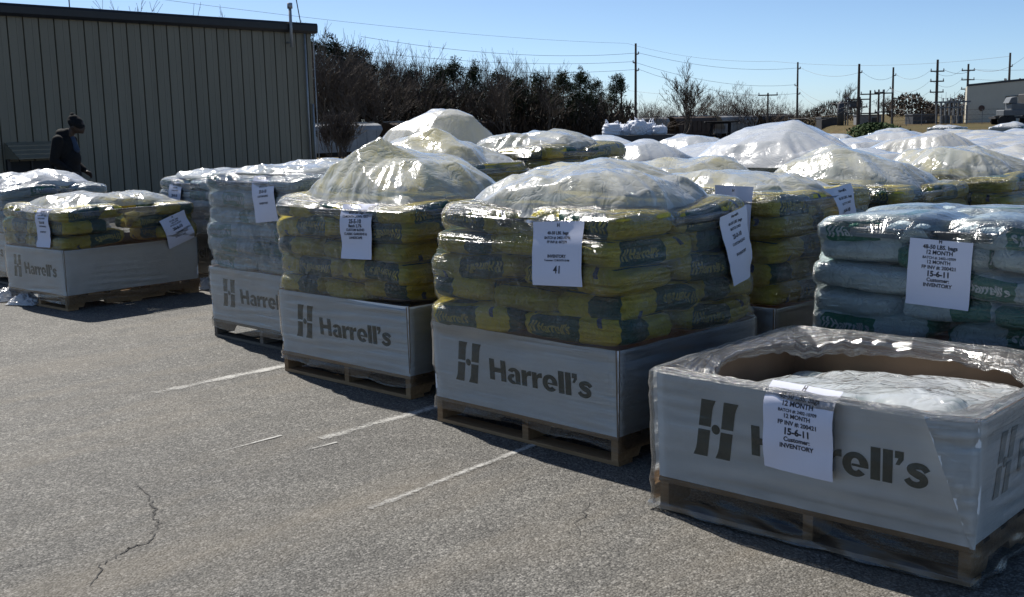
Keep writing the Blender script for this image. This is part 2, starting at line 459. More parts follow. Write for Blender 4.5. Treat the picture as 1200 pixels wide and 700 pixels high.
def bag_mesh(name, f, mats, kind, plainside=False):
    nx, ny, nz = 22, 14, 8
    V, F, I = [], [], []
    gx = np.linspace(-1, 1, nx + 1); gy = np.linspace(-1, 1, ny + 1); gz = np.linspace(-1, 1, nz + 1)
    ids = {}
    def vid(p):
        k = tuple(np.round(p, 5))
        if k not in ids: ids[k] = len(V); V.append(p)
        return ids[k]
    def patch(A, B, fn, flip, cls):
        for i in range(len(A) - 1):
            for j in range(len(B) - 1):
                q = [vid(fn(A[i], B[j])), vid(fn(A[i + 1], B[j])), vid(fn(A[i + 1], B[j + 1])), vid(fn(A[i], B[j + 1]))]
                F.append(q[::-1] if flip else q); I.append(cls((A[i] + A[i + 1]) / 2, (B[j] + B[j + 1]) / 2))
    band = lambda x, z: 1 if -.84 < x < .14 and abs(z) < .97 else (0 if not (.55 < x < .66 and z > .2) else 2)
    if kind == 'white': band = lambda x, z: 1 if -.82 < x < .06 and -.80 < z < .80 else 0
    if plainside: band = lambda x, z: 0
    bandb = lambda x, z: band(-x, z)
    patch(gx, gz, lambda a, b: (a, -1., b), False, band)
    patch(gx, gz, lambda a, b: (a, 1., b), True, bandb)
    end = lambda y, z: 1 if y < -.2 else 0
    endb = lambda y, z: 0
    patch(gy, gz, lambda a, b: (1., a, b), False, end)
    patch(gy, gz, lambda a, b: (-1., a, b), True, endb)
    if kind == 'white': end = endb = lambda y, z: 0
    top = lambda x, y: 1 if (-.6 < x < -.1 and abs(y) < .7) or (abs(x) > .9) else (2 if .3 < x < .5 and abs(y) < .5 else 0)
    if kind == 'white': top = lambda x, y: 1 if -.5 < x < -.2 and abs(y) < .6 else 0
    patch(gx, gy, lambda a, b: (a, b, 1.), False, top)
    patch(gx, gy, lambda a, b: (a, b, -1.), True, top)
    return mesh(name, f(np.array(V)), F, mats, True, I)

def bag_lettering(name, f, mat):
    gv, gf, gw = heavy_word(6)
    sv, sf, sw = symbol_h()
    V, F = placed_text([(sv, sf, 0, -.12, 1.25, 1.25), (gv, gf, 1.35, 0, 5.0 / gw, 1.0)])
    tot = 6.35
    VV, FF = [], []
    for side in (-1, 1):
        x = -.79 + .80 * V[:, 0] / tot
        z = -.33 + .66 * V[:, 1]
        P = np.stack([x if side < 0 else -x, np.full(len(x), float(side)), z], 1)
        e = 1e-3
        p0 = f(P); px = f(P + [e, 0, 0]) - p0; pz = f(P + [0, 0, e]) - p0
        n = np.cross(px, pz); n /= np.linalg.norm(n, axis=1)[:, None]
        n *= -np.sign(n[:, 1:2]) * -side
        b = len(VV)
        VV += list(p0 + n * .0022)
        FF += [[i + b for i in q] for q in F]
    return mesh(name, VV, FF, mat)

BAGS = {}
for kind in ('yellow', 'white'):
    BAGS[kind] = []
    for s in range(5):
        f = bag_shape(100 + s)
        mats = [M['yellow'], M['green'], M['blue']] if kind == 'yellow' else [M['white'], M['green_w'], M['white']]
        me = bag_mesh('fertilizer_bag', f, mats, kind, kind == 'white' and s in (1, 3))
        le = bag_lettering('lettering', f, M['letter_y'] if kind == 'yellow' else M['letter_w'])
        n = len(me.vertices); co = np.empty(n * 3); me.vertices.foreach_get('co', co)
        if kind == 'white' and s in (1, 3): le = None
        BAGS[kind].append((me, le, co.reshape(-1, 3), [tuple(p.vertices) for p in me.polygons]))

ORD = ['bottom', 'second', 'third', 'fourth', 'fifth', 'sixth', 'seventh', 'eighth']

# ------------------------------------------------------------------ loose plastic covers
from mathutils.geometry import delaunay_2d_cdt

def facet(U, Vv, seed, sites, amp, grow=1.0, stretch=1.0):
    """a crumple field: flat facets meeting in sharp folds; returns piecewise-linear values over the grid"""
    r = np.random.default_rng(seed)
    pts = [(-1.02, -1.02), (1.02, -1.02), (1.02, 1.02), (-1.02, 1.02)]
    tries = 0
    md = 1.1 / math.sqrt(sites)
    while len(pts) < sites and tries < sites * 30:
        tries += 1
        q = r.uniform(-1.02, 1.02, 2)
        if min((q[0] - p[0]) ** 2 + ((q[1] - p[1]) / stretch) ** 2 for p in pts) > md * md * r.uniform(.2, 1.2): pts.append(tuple(q))
    pv, _, tri, *_ = delaunay_2d_cdt([Vector(p) for p in pts], [], [], 0, 1e-6)
    val = r.normal(0, 1, len(pv)) * amp
    out = np.zeros(U.shape); W = np.zeros(U.shape, bool)
    tris = [(np.array(pv[a]), np.array(pv[b]), np.array(pv[c]), a, b, c) for a, b, c in tri]
    for A, B, C, a, b, c in tris:
        d = (B[1] - C[1]) * (A[0] - C[0]) + (C[0] - B[0]) * (A[1] - C[1])
        if abs(d) < 1e-12: continue
        l0 = ((B[1] - C[1]) * (U - C[0]) + (C[0] - B[0]) * (Vv - C[1])) / d
        l1 = ((C[1] - A[1]) * (U - C[0]) + (A[0] - C[0]) * (Vv - C[1])) / d
        m = (l0 >= -1e-9) & (l1 >= -1e-9) & (l0 + l1 <= 1 + 1e-9)
        out[m] = (l0 * val[a] + l1 * val[b] + (1 - l0 - l1) * val[c])[m]
    return out, (pv, tris)

def resample(Z, U, Vv, fld):
    """the same surface seen as flat facets: heights taken at the corners only"""
    pv, tris = fld
    n = U.shape[0]
    def zat(p):
        i = min(max((p[0] + 1) / 2 * (n - 1), 0), n - 1.001); j = min(max((p[1] + 1) / 2 * (n - 1), 0), n - 1.001)
        a, b = int(i), int(j); f, g = i - a, j - b
        return Z[a, b] * (1 - f) * (1 - g) + Z[a + 1, b] * f * (1 - g) + Z[a, b + 1] * (1 - f) * g + Z[a + 1, b + 1] * f * g
    out = Z.copy()
    for A, B, C, *_ in tris:
        d = (B[1] - C[1]) * (A[0] - C[0]) + (C[0] - B[0]) * (A[1] - C[1])
        if abs(d) < 1e-12: continue
        l0 = ((B[1] - C[1]) * (U - C[0]) + (C[0] - B[0]) * (Vv - C[1])) / d
        l1 = ((C[1] - A[1]) * (U - C[0]) + (A[0] - C[0]) * (Vv - C[1])) / d
        m = (l0 >= -1e-9) & (l1 >= -1e-9) & (l0 + l1 <= 1 + 1e-9)
        out[m] = (l0 * zat(A) + l1 * zat(B) + (1 - l0 - l1) * zat(C))[m]
    return out

def puff(seed, n=100, hw=.56, hd=.50, H=.28, p=2.9, full=.5, lobes=0, creases=(), tents=(), flat=.84, sites=28, crumple=.011, fine=.002, sway=.4, pleat=.013):
    """a loose sheet billowing over a stack: lobes, sharp creases, propped tents, flat facets, small crumples and pleats at the gathered rim"""
    r = np.random.default_rng(seed)
    u = np.linspace(-1, 1, n)
    u = np.sign(u) * np.abs(u) ** .85
    U, Vv = np.meshgrid(u, u, indexing='ij')
    rr = np.clip((np.abs(U) ** 3.2 + np.abs(Vv) ** 3.2) ** (1 / 3.2), 0, 1.25)
    body = np.clip(1 - rr ** p, 0, 1) ** full
    cx, cy = r.uniform(-sway, sway, 2)
    tilt = 1 - .45 * ((U - cx) ** 2 + (Vv - cy) ** 2) * .5
    Z = H * body * tilt * (1 + .16 * sn(seed + 1, U * 1.6, Vv * 1.6))
    lines = list(creases)
    for q in range(lobes):
        lines.append((r.uniform(-.5, .5), r.uniform(-.5, .5), r.uniform(0, math.pi), r.uniform(.18, .38), r.uniform(.10, .22)))
    for (x, y, a, dep, wd) in lines:
        d = (U - x) * math.sin(a) - (Vv - y) * math.cos(a)
        al = (U - x) * math.cos(a) + (Vv - y) * math.sin(a)
        d = d + .05 * np.sin(al * 3 + x * 9)
        Z *= 1 - dep * np.exp(-np.abs(d) / wd) * np.clip(.6 - al * .55, 0, 1)
    for (x, y, z, slope) in tents:
        d = np.sqrt(((U - x) * hw) ** 2 + ((Vv - y) * hd) ** 2)
        ang = np.arctan2(Vv - y, U - x)
        cone = z - slope * d * (1 + .22 * np.abs(np.sin(ang * 2.5 + seed)) + .1 * np.sin(ang * 7 + seed))
        Z = np.maximum(Z, cone * np.clip((1 - rr) / .12, 0, 1))
    _, fl = facet(U, Vv, seed + 20, sites, 1.0)
    Zf = resample(Z, U, Vv, fl)
    Z = Z * (1 - flat) + Zf * flat
    edge = np.clip((1 - rr) / .15, 0, 1)
    f1, _ = facet(U, Vv, seed + 21, 60, crumple)
    f2, _ = facet(U, Vv, seed + 22, 260, fine)
    Z += (f1 + f2) * edge
    th = np.arctan2(Vv, U)
    pl = np.abs(((th * 3.3 + 3.6 * sn(seed + 3, np.cos(th) * 2, np.sin(th) * 2)) % 2) - 1) - .5
    out = pleat * pl * np.clip((rr - .25) / .7, 0, 1)
    Z += out * .9 * edge
    Z = np.maximum(Z, .002 + .01 * edge)
    k = 1 - .06 * (U ** 2) * (Vv ** 2)
    bul = .07 * np.clip(Z / H, 0, 1) * rr ** 2 * np.clip((1 - rr) / .10, 0, 1)
    X = (U * k + U * bul) * hw + U * out * .5; Y = (Vv * k + Vv * bul) * hd + Vv * out * .5
    return np.stack([X, Y, Z], 2)

def grid_faces(n, m):
    i, j = np.meshgrid(np.arange(n - 1), np.arange(m - 1), indexing='ij')
    a = (i * m + j).ravel()
    return np.stack([a, a + m, a + m + 1, a + 1], 1)

def cover_mesh(P, mat, scale=(1, 1, 1), subsurf=False):
    n, m = P.shape[:2]
    V = (P * np.array(scale)).reshape(-1, 3)
    return mesh('plastic_cover', V, grid_faces(n, m), mat, True)

# ------------------------------------------------------------------ pallets and cartons
PH = .130
def pallet(W, D, label, loc, rz, wood='wood'):
    p = thing('wooden_pallet', label, 'pallet', loc, rz, 'wooden pallets under the loads')
    t = MB()
    nb = 7; bw = .095
    for i in range(nb):
        y = -D / 2 + bw / 2 + (D - bw) * i / (nb - 1)
        t.box((0, y, PH - .009), (W + random.uniform(-.006, .004), bw if i not in (0, nb - 1) else bw, .018), random.uniform(-.004, .004), jit=.0015)
    t.build('top_deck', M[wood], p)
    b = MB()
    for i in (0, 2, 4):
        y = -D / 2 + bw / 2 + (D - bw) * i / 4
        b.box((0, y, .010), (W + random.uniform(-.006, .004), bw, .018), random.uniform(-.004, .004), jit=.0015)
    b.build('bottom_deck', M[wood], p)
    for x in (-W / 2 + .022, 0.03, W / 2 - .022):
        s = MB()
        h0, h1 = .0195, PH - .0185
        # notched stringer running front to back
        pts = [(-D / 2, h0), (-D / 2 + .14, h0), (-D / 2 + .16, h0 + .035), (-D / 2 + .34, h0 + .035), (-D / 2 + .36, h0), (D / 2 - .36, h0), (D / 2 - .34, h0 + .035), (D / 2 - .16, h0 + .035), (D / 2 - .14, h0), (D / 2, h0), (D / 2, h1), (-D / 2, h1)]
        n = len(pts)
        P = [(x - .019, y, z) for y, z in pts] + [(x + .019, y, z) for y, z in pts]
        s.add(P, [tuple(range(n)), tuple(range(2 * n - 1, n - 1, -1))] + [(i, (i + 1) % n, (i + 1) % n + n, i + n) for i in range(n)])
        s.build('stringer', M[wood], p)
    return p

def panel_fn(W, D, hb, seed, side):
    L = W if side in ('front', 'back') else D
    def f(s, h, off=0.0):
        s = np.asarray(s, float); h = np.asarray(h, float)
        b = .010 * np.sin(np.pi * np.clip(s / L, 0, 1)) * (h / hb) + .012 * h / hb + .0025 * sn(seed, s * 4, h * 7)
        b = b * np.minimum(1, np.minimum(s, L - s) / .05 + .35) + off
        tp = .010 * h / hb
        z = PH + h
        if side == 'front': return np.stack([-W / 2 + s + tp * (2 * s / L - 1), -D / 2 - b, z + 0 * s], -1)
        if side == 'right': return np.stack([W / 2 + b, -D / 2 + s + tp * (2 * s / L - 1), z + 0 * s], -1)
        if side == 'back': return np.stack([W / 2 - s, D / 2 + b, z + 0 * s], -1)
        return np.stack([-W / 2 - b, D / 2 - s, z + 0 * s], -1)
    return f, L

def logo_mesh(f, L, hb, mat='ink'):
    gv, gf, gw = heavy_word(0)
    sv, sf, sw = symbol_h()
    k = L / 1.18
    V, F = placed_text([(sv, sf, .165 * k, .285 * hb, .205 * k / 1.0, .52 * hb), (gv, gf, .405 * k, .385 * hb, .635 * k / gw, .265 * hb)])
    P = f(V[:, 0], V[:, 1], .0022)
    return mesh('printed_logo', P, F, M[mat])

def carton(W, D, hb, label, loc, rz, seed, logos=('front',), seamside=None):
    c = thing('cardboard_carton', label, 'carton', loc, rz, 'white cardboard cartons on the pallets')
    for side in ('front', 'right', 'back', 'left'):
        f, L = panel_fn(W, D, hb, seed + hash(side) % 7 if False else seed + ['front', 'right', 'back', 'left'].index(side), side)
        ns, nh = 24, 8
        S, Hh = np.meshgrid(np.linspace(0, L, ns), np.linspace(0, hb, nh), indexing='ij')
        Hh = Hh * (1 + .011 * sn(seed + 31, S * 5, S * 2))
        hi = f(S.ravel(), Hh.ravel()); lo = f(S.ravel(), Hh.ravel(), -.008)
        # ragged, slightly crushed top edge
        F1 = grid_faces(ns, nh); n = ns * nh
        F = list(F1) + [q[::-1] + n for q in F1]
        idx = np.arange(n).reshape(ns, nh)
        for a, b in zip(idx[:-1, -1], idx[1:, -1]): F.append((a, b, b + n, a + n))
        for a, b in zip(idx[:-1, 0], idx[1:, 0]): F.append((b, a, a + n, b + n))
        for a, b in zip(idx[0, :-1], idx[0, 1:]): F.append((a, b, b + n, a + n))
        for a, b in zip(idx[-1, :-1], idx[-1, 1:]): F.append((b, a, a + n, b + n))
        mi = [0] * len(F1) + [1] * len(F1) + [1] * (len(F) - 2 * len(F1))
        me = mesh('side_panel', np.concatenate([hi, lo]), F, [M['carton'], M['kraft']], False, mi)
        bm = bmesh.new(); bm.from_mesh(me); bmesh.ops.recalc_face_normals(bm, faces=bm.faces); bm.to_mesh(me); bm.free()
        pan = link('side_panel', me, c)
        if side in logos:
            link('printed_logo', logo_mesh(f, L, hb, 'ink' if side == 'front' else 'ink_glare'), pan)  # side print is lightened in colour to imitate glare of the film over it
    return c

# ------------------------------------------------------------------ stretch film
def film_shell(bvh, W, D, z0, z1, seed, closes=.78, skirt=0.0, extra=.003, slack=.75):
    """hugs whatever the tree holds: rays from outside, each level pulled taut, then folded over the top"""
    nk, nr = 160, 72
    # directions spread evenly along the rectangle's outline
    per = np.linspace(0, 1, nk, endpoint=False)
    pts = []
    tot = 2 * (W + D)
    for q in per:
        s = q * tot
        if s < W: pts.append((-W / 2 + s, -D / 2))
        elif s < W + D: pts.append((W / 2, -D / 2 + s - W))
        elif s < 2 * W + D: pts.append((W / 2 - (s - W - D), D / 2))
        else: pts.append((-W / 2, D / 2 - (s - 2 * W - D)))
    pts = np.array(pts); dirs = pts / np.linalg.norm(pts, axis=1)[:, None]
    zs = np.linspace(z0, z1, nr)
    Rr = np.zeros((nr, nk))
    for i, z in enumerate(zs):
        for k in range(nk):
            o = Vector((dirs[k, 0] * 1.6, dirs[k, 1] * 1.6, z))
            hit = bvh.ray_cast(o, Vector((-dirs[k, 0], -dirs[k, 1], 0)), 1.5)
            if hit[0] is not None: Rr[i, k] = math.hypot(hit[0].x, hit[0].y)
    ph = np.linspace(0, 2 * np.pi, 220, endpoint=False)
    nrm = np.stack([np.cos(ph), np.sin(ph)], 1)
    dn = dirs @ nrm.T
    for i in range(nr):
        sup = (dirs * Rr[i][:, None]) @ nrm.T
        h = sup.max(0)
        with np.errstate(divide='ignore'):
            cand = np.where(dn > .05, h[None, :] / np.maximum(dn, .05), 9e9)
        Rr[i] = cand.min(1)
    mx = Rr.copy()
    for s in (1, 2, 3):
        mx[s:] = np.maximum(mx[s:], Rr[:-s]); mx[:-s] = np.maximum(mx[:-s], Rr[s:])
    bl = mx.copy()
    for _ in range(3): bl[1:-1] = (bl[:-2] + bl[1:-1] * 2 + bl[2:]) / 4
    Rs = np.maximum(Rr, Rr * (1 - slack) + np.minimum(bl, mx) * slack) + extra
    uu = per * tot
    KU, ZU = np.meshgrid(uu, zs)
    ang = per * 2 * np.pi
    Rs += .0035 * sn(seed, np.cos(ang)[None, :] * 3, np.sin(ang)[None, :] * 3, ZU * 14) + .0030
    # gathered pleats running round the load at a slant
    Rs += .0020 * np.sin(ZU * 120 + 3 * np.cos(ang * 2)[None, :] + seed) * (sn(seed + 1, np.cos(ang)[None, :] * 2, np.sin(ang)[None, :] * 2, ZU * 5) > 0)
    if skirt:
        k = np.clip((z0 + .16 - ZU) / .16, 0, 1)
        Rs += k * (skirt * (.6 + .7 * sn(seed + 2, np.cos(ang)[None, :] * 9, np.sin(ang)[None, :] * 9, ZU * 20))) + k * .006 * np.sin(np.arange(nk)[None, :] * .9 + ZU * 60)
    V = []; UV = []
    for i in range(nr):
        zz = zs[i] + (.02 * sn(seed + 3, np.cos(ang) * 4, np.sin(ang) * 4) if i < 2 and not skirt else 0)
        V.append(np.stack([dirs[:, 0] * Rs[i], dirs[:, 1] * Rs[i], np.zeros(nk) + zz], 1)); UV.append(np.stack([uu, np.zeros(nk) + zs[i]], 1))
    # fold in over the top
    last = Rs[-1]; vv = zs[-1]
    steps = [f for f in (.985, .96, .93, .89, .84, .78, .70, .6, .48, .34, .2, .08) if f >= closes - 1e-6]
    pz = np.full(nk, z1)
    for f in steps:
        rr = last * f
        zt = np.empty(nk)
        for k in range(nk):
            h = bvh.ray_cast(Vector((dirs[k, 0] * rr[k], dirs[k, 1] * rr[k], 3.0)), Vector((0, 0, -1)), 3.0)
            zt[k] = h[0].z if h[0] is not None else z1
        zt = np.maximum(zt, np.roll(zt, 1)); zt = np.maximum(zt, np.roll(zt, -1))
        for _ in range(2): zt = (np.roll(zt, 1) + zt * 2 + np.roll(zt, -1)) / 4
        zt = np.maximum(zt, pz - .05) + .007 + .004 * sn(seed + 4, np.cos(ang) * 6, np.sin(ang) * 6, f * 30)
        rj = rr * (1 + .03 * (1 - f) * sn(seed + 6, np.cos(ang) * 5, np.sin(ang) * 5))
        V.append(np.stack([dirs[:, 0] * rj, dirs[:, 1] * rj, zt], 1))
        vv += .04; UV.append(np.stack([uu, np.full(nk, vv)], 1)); pz = zt
    nrows = len(V)
    V = np.concatenate(V); UV = np.concatenate(UV)
    F = []
    for i in range(nrows - 1):
        for k in range(nk):
            k2 = (k + 1) % nk
            F.append((i * nk + k, i * nk + k2, (i + 1) * nk + k2, (i + 1) * nk + k))
    if closes <= .09:
        F.append(tuple((nrows - 1) * nk + k for k in range(nk)))
    return V, F, UV

def bvh_of(V, F):
    return BVHTree.FromPolygons([Vector(v) for v in V], [tuple(f) for f in F])

# ------------------------------------------------------------------ paper signs
def paper_sign(fb, W, D, rz, loc, side, s, z, label, lines, w=.216, h=.279, tilt=0.0, off=.004, wavy=.0065, seed=1, name='paper_notice'):
    """a sheet lying on the film: found by rays onto the film; `s` along the face, `z` height of its centre"""
    nu, nv = 9, 11
    P = np.zeros((nu, nv, 3))
    ct, st = math.cos(tilt), math.sin(tilt)
    def toward(a, b):
        a2 = s + a * ct - b * st; z2 = z + a * st + b * ct
        if side == 'front': o = Vector((-W / 2 + a2, -D / 2 - .5, z2)); d = Vector((0, 1, 0))
        else: o = Vector((W / 2 + .5, -D / 2 + a2, z2)); d = Vector((-1, 0, 0))
        hit = fb.ray_cast(o, d, 1.2)
        return hit[0] if hit[0] is not None else o + d * .5
    for i in range(nu):
        for j in range(nv):
            P[i, j] = toward((i / (nu - 1) - .5) * w, (j / (nv - 1) - .5) * h)
    dep = 1 if side == 'front' else 0
    sg = -1 if side == 'front' else 1
    d = P[..., dep] * sg
    for _ in range(4):
        e = d.copy()
        e[1:-1] = (d[:-2] + d[2:] + 2 * d[1:-1]) / 4
        e[:, 1:-1] = (e[:, :-2] + e[:, 2:] + 2 * e[:, 1:-1]) / 4
        d = np.maximum(e, d - .004)
    jj = np.linspace(0, 1, nv)[None, :]; ii = np.linspace(0, 1, nu)[:, None]
    d = d + off + wavy * sn(seed, ii * 2.5, jj * 5) + wavy
    P[..., dep] = d * sg
    o = link(name, mesh(name, P.reshape(-1, 3), grid_faces(nu, nv), M['paper'], True), None, loc, rz)
    tag(o, label, 'paper notice')
    def surf(a, b):
        a = np.clip(np.asarray(a), 0, .9999) * (nu - 1); b = np.clip(np.asarray(b), 0, .9999) * (nv - 1)
        i = a.astype(int); j = b.astype(int); fa = (a - i)[:, None]; fb_ = (b - j)[:, None]
        return P[i, j] * (1 - fa) * (1 - fb_) + P[i + 1, j] * fa * (1 - fb_) + P[i, j + 1] * (1 - fa) * fb_ + P[i + 1, j + 1] * fa * fb_
    V, F = [], []
    for (txt, ycen, cap, bold) in lines:
        gv, gf, gw = glyphs(txt, bold, 1.0, 2)
        sx = cap; wd = gw * sx
        if wd > w * .86: sx *= w * .86 / wd; wd = w * .86
        x = (w - wd) / 2 + gv[:, 0] * sx; y = ycen * h + gv[:, 1] * cap
        q = surf(x / w, y / h); q[:, dep] += sg * .0013
        b = len(V); V += list(q); F += [[i + b for i in f] for f in gf]
    if V: link('printed_text', mesh('printed_text', V, F, M['ink_black']), o)
    return o

TXT_A = [("H", .955, 0.0140, 0.048), ("48-50 LBS. bags", .865, 0.0167, 0.030), ("12 MONTH", .785, 0.0167, 0.030), ("BATCH #: 2402-10709", .715, 0.0108, 0.024), ("12 MONTH", .645, 0.0146, 0.024), ("FP INV #: 200421", .565, 0.0146, 0.028), ("15-6-11", .455, 0.0227, 0.038), ("Customer:", .375, 0.0157, 0.030), ("INVENTORY", .295, 0.0157, 0.030)]
TXT_C2 = [("H", .93, 0.0140, 0.048), ("40-50 LBS. bags", .83, 0.0135, 0.030), ("12-MONTH LAWN FERT", .76, 0.0135, 0.028), ("25-5-10", .66, 0.0216, 0.036), ("Batch 2.7%", .585, 0.0162, 0.033), ("CUSTOM BLEND", .515, 0.0135, 0.030), ("CLASSIC GARDENS &", .44, 0.0135, 0.030), ("LANDSCAPE", .37, 0.0135, 0.030)]
TXT_C3 = [("H", .92, 0.0140, 0.048), ("40-50 LBS. bags", .80, 0.0135, 0.030), ("BATCH #: 2402-10796", .73, 0.0113, 0.028), ("FP INV #: 447279", .665, 0.0113, 0.028), ("INVENTORY", .44, 0.0135, 0.030), ("Customer: 12 MONTH 8-9M", .385, 0.0086, 0.024), ("41", .20, 0.0324, 0.018)]
TXT_S = [("H", .92, 0.0140, 0.048), ("50 LBS. bags", .82, 0.0135, 0.030), ("2402-10796", .75, 0.0119, 0.028), ("FP INV #: 447279", .68, 0.0119, 0.028), ("20-0-10", .54, 0.0238, 0.038), ("Customer:", .42, 0.0130, 0.028), ("INVENTORY", .28, 0.0135, 0.028)]
TXT_H = [("Harrell's", .92, 0.0130, 0.038), ("40-50 LBS. bags", .82, 0.0135, 0.030), ("BATCH 2402", .74, 0.0119, 0.028), ("25-0-10", .62, 0.0194, 0.038), ("CUSTOM BLEND", .53, 0.0119, 0.028), ("INVENTORY", .38, 0.0130, 0.028)]

# ------------------------------------------------------------------ the loads
def frame(N, t, W, D):
    c = Vector((N[0], N[1], 0)) + Vector((math.cos(t), math.sin(t), 0)) * (W / 2) + Vector((math.sin(t), -math.cos(t), 0)) * (D / 2)
    return c, t - math.pi

def bag_spots(W, D, layer, order=0):
    """five-bag pattern; (x, y, turned, phrase)"""
    e = .012
    if (layer + order) % 2 == 0:
        return [(-W / 4 - e, -D / 2 + BB - e, 0, 'front left'), (W / 4 + e, -D / 2 + BB - e, 0, 'front right'),
                (W / 2 - BB + e, D / 2 - BA + e, 1, 'right rear'), (0.0, D / 2 - BA + e, 1, 'back middle'), (-W / 2 + BB - e, D / 2 - BA + e, 1, 'back left')]
    return [(-W / 2 + BB - e, -D / 2 + BA - e, 1, 'left front'), (0.0, -D / 2 + BA - e, 1, 'front middle'), (W / 2 - BB + e, -D / 2 + BA - e, 1, 'right front'),
            (W / 4 + e, D / 2 - BB + e, 0, 'right rear'), (-W / 4 - e, D / 2 - BB + e, 0, 'back left')]

def load(where, N, t, kind, layers, hb=.382, W=1.1794, D=1.04, pitch=.112, logos=('front',), film='film', closes=.72, order=0, seed=1,
         cover=None, wood='wood', boxed=True, skirt=0.0, film_z0=.07, allbags=False, top_only=0, inset=()):
    c, rz = frame(N, t, W, D)
    c0 = (c.x, c.y, 0)
    pallet(W, D, f'{"brown" if wood == "wood" else "grey weathered"} wooden pallet under {where}', c0, rz, wood)
    if boxed:
        carton(W, D, hb, f'white printed cardboard carton at the base of {where}', c0, rz, seed * 10, logos)
    z = PH + hb
    AV, AF = [], []
    ca, sa = math.cos(rz), math.sin(rz)
    r = random.Random(seed)
    for k in range(layers):
        sp = bag_spots(W, D, k, order)
        fit = 1 + (inset[k] if k < len(inset) else r.uniform(-.02, .01))
        for x, y, turned, phrase in sp:
            x, y = x * fit, y * fit
            hidden = phrase in ('back left', 'back middle')
            if k < top_only and not hidden: hidden = True
            v = r.randrange(5)
            a = (math.pi / 2 if turned else 0.0) + r.choice((0, math.pi)) + r.uniform(-.05, .05)
            if turned and phrase in ('left front', 'front middle', 'right front') and abs(x) > .1:
                pass
            flip = r.random() < .42
            p = Vector((x + r.uniform(-.014, .014), y + r.uniform(-.014, .014), z + pitch * (k + .5) + r.uniform(-.006, .006)))
            tx, ty = r.uniform(-.04, .04), r.uniform(-.035, .035)
            ML = Matrix.Translation(p) @ Matrix.Rotation(a, 4, 'Z') @ Matrix.Rotation(tx, 4, 'X') @ Matrix.Rotation(ty, 4, 'Y')
            if flip: ML = ML @ Matrix.Rotation(math.pi, 4, 'X')
            ML = ML @ Matrix.Diagonal((1.0, 1.0, pitch / .112, 1))
            me, le, co, fc = BAGS[kind][v]
            A = np.array(ML)
            w = co @ A[:3, :3].T + A[:3, 3]
            b = len(AV); AV.extend(w.tolist()); AF.extend([tuple(i + b for i in f) for f in fc])
            if hidden and k < layers - 1 and not allbags: continue
            o = link('fertilizer_bag', me)
            o.matrix_world = Matrix.Translation(c) @ Matrix.Rotation(rz, 4, 'Z') @ ML
            lay = 'top' if k == layers - 1 else ORD[k]
            tag(o, f'{kind} bag, {phrase}, {lay} layer of {where}', 'fertilizer bag', f'{kind} fertilizer bags')
            if le is not None: link('lettering', le, o)
    # carton and pallet for the film to hug
    for k, side in enumerate(('front', 'right', 'back', 'left')):
        fp, Lp = panel_fn(W, D, hb, seed * 10 + k, side)
        Sg, Hg = np.meshgrid(np.linspace(0, Lp, 14), np.linspace(-.03, hb, 6), indexing='ij')
        b = len(AV); AV += fp(Sg.ravel(), Hg.ravel(), .002).tolist(); AF += [tuple(int(i) + b for i in q) for q in grid_faces(14, 6)]
    hx, hy = W / 2 + .006, D / 2 + .006
    b = len(AV)
    for zz in (0.0, PH): AV += [(-hx, -hy, zz), (hx, -hy, zz), (hx, hy, zz), (-hx, hy, zz)]
    AF += [(b, b + 1, b + 5, b + 4), (b + 1, b + 2, b + 6, b + 5), (b + 2, b + 3, b + 7, b + 6), (b + 3, b, b + 4, b + 7), (b + 4, b + 5, b + 6, b + 7)]
    tree = bvh_of(AV, AF)
    top = z + pitch * layers
    V, F, UV = film_shell(tree, W, D, film_z0, top - .035, seed * 7, closes, skirt=skirt)
    me = mesh('stretch_wrap', V, F, M[film], True, None, UV)
    fo = link('stretch_wrap', me, None, c0, rz)
    tag(fo, f'clear shiny stretch film wound round {where}', 'stretch wrap', 'stretch wrap round the loads')
    return dict(c=c, rz=rz, W=W, D=D, top=top, fb=bvh_of(V, F), c0=c0, tree=tree, box=z)

def put_cover(Ld, P, label, mat='cover', drop=.03, group='plastic covers over the loads', scale=(1, 1, 1), turn=0.0):
    o = link('plastic_cover', cover_mesh(P, M[mat], scale), None, (Ld['c'].x, Ld['c'].y, Ld['top'] - drop), Ld['rz'] + turn)
    tag(o, label, 'plastic cover', group)
    return o
# ================================================================== BUILD
T0 = R(135)
where = dict(C3='the central front load', C2='the yellow load left of centre', C1='the white-bag front load', L='the low load by the building',
             B='the white load behind the open carton', D3='the tall yellow load right of centre', K='the white load behind the low one', M='the load at the left edge',
             R2='the yellow load behind the white bags', R3='the small yellow load far right', Q2='the raised second-row load')
G = (.707, .707)

LC3 = load(where['C3'], (.442, 4.66), R(134.9), 'yellow', 5, seed=3, closes=.70, pitch=.114, inset=(.015, -.005, .025, -.06, -.085))
LC2 = load(where['C2'], (-.561, 5.943), R(136), 'yellow', 5, seed=4, closes=.78, order=1, pitch=.109, inset=(-.03, .0, -.01, -.01, -.02))
LC1 = load(where['C1'], (-1.33, 7.173), R(134.9), 'white', 6, seed=5, closes=.08, pitch=.109, film='film_milky', wood='wood_grey', inset=(-.02, .0, -.02, .0, -.01, -.03))
LL = load(where['L'], (-3.722, 9.292), R(138.7), 'yellow', 3, seed=6, W=1.0465, D=1.2736, closes=.80, pitch=.115, film_z0=.05, order=1)
LK = load(where['K'], (-2.655, 10.35), R(134.9), 'white', 5, seed=7, closes=.08, pitch=.100, film='film_milky', wood='wood_grey')
LM = load(where['M'], (-4.93, 11.0), R(134.9), 'white', 4, seed=8, closes=.6, pitch=.112, film='film_milky', wood='wood_grey')
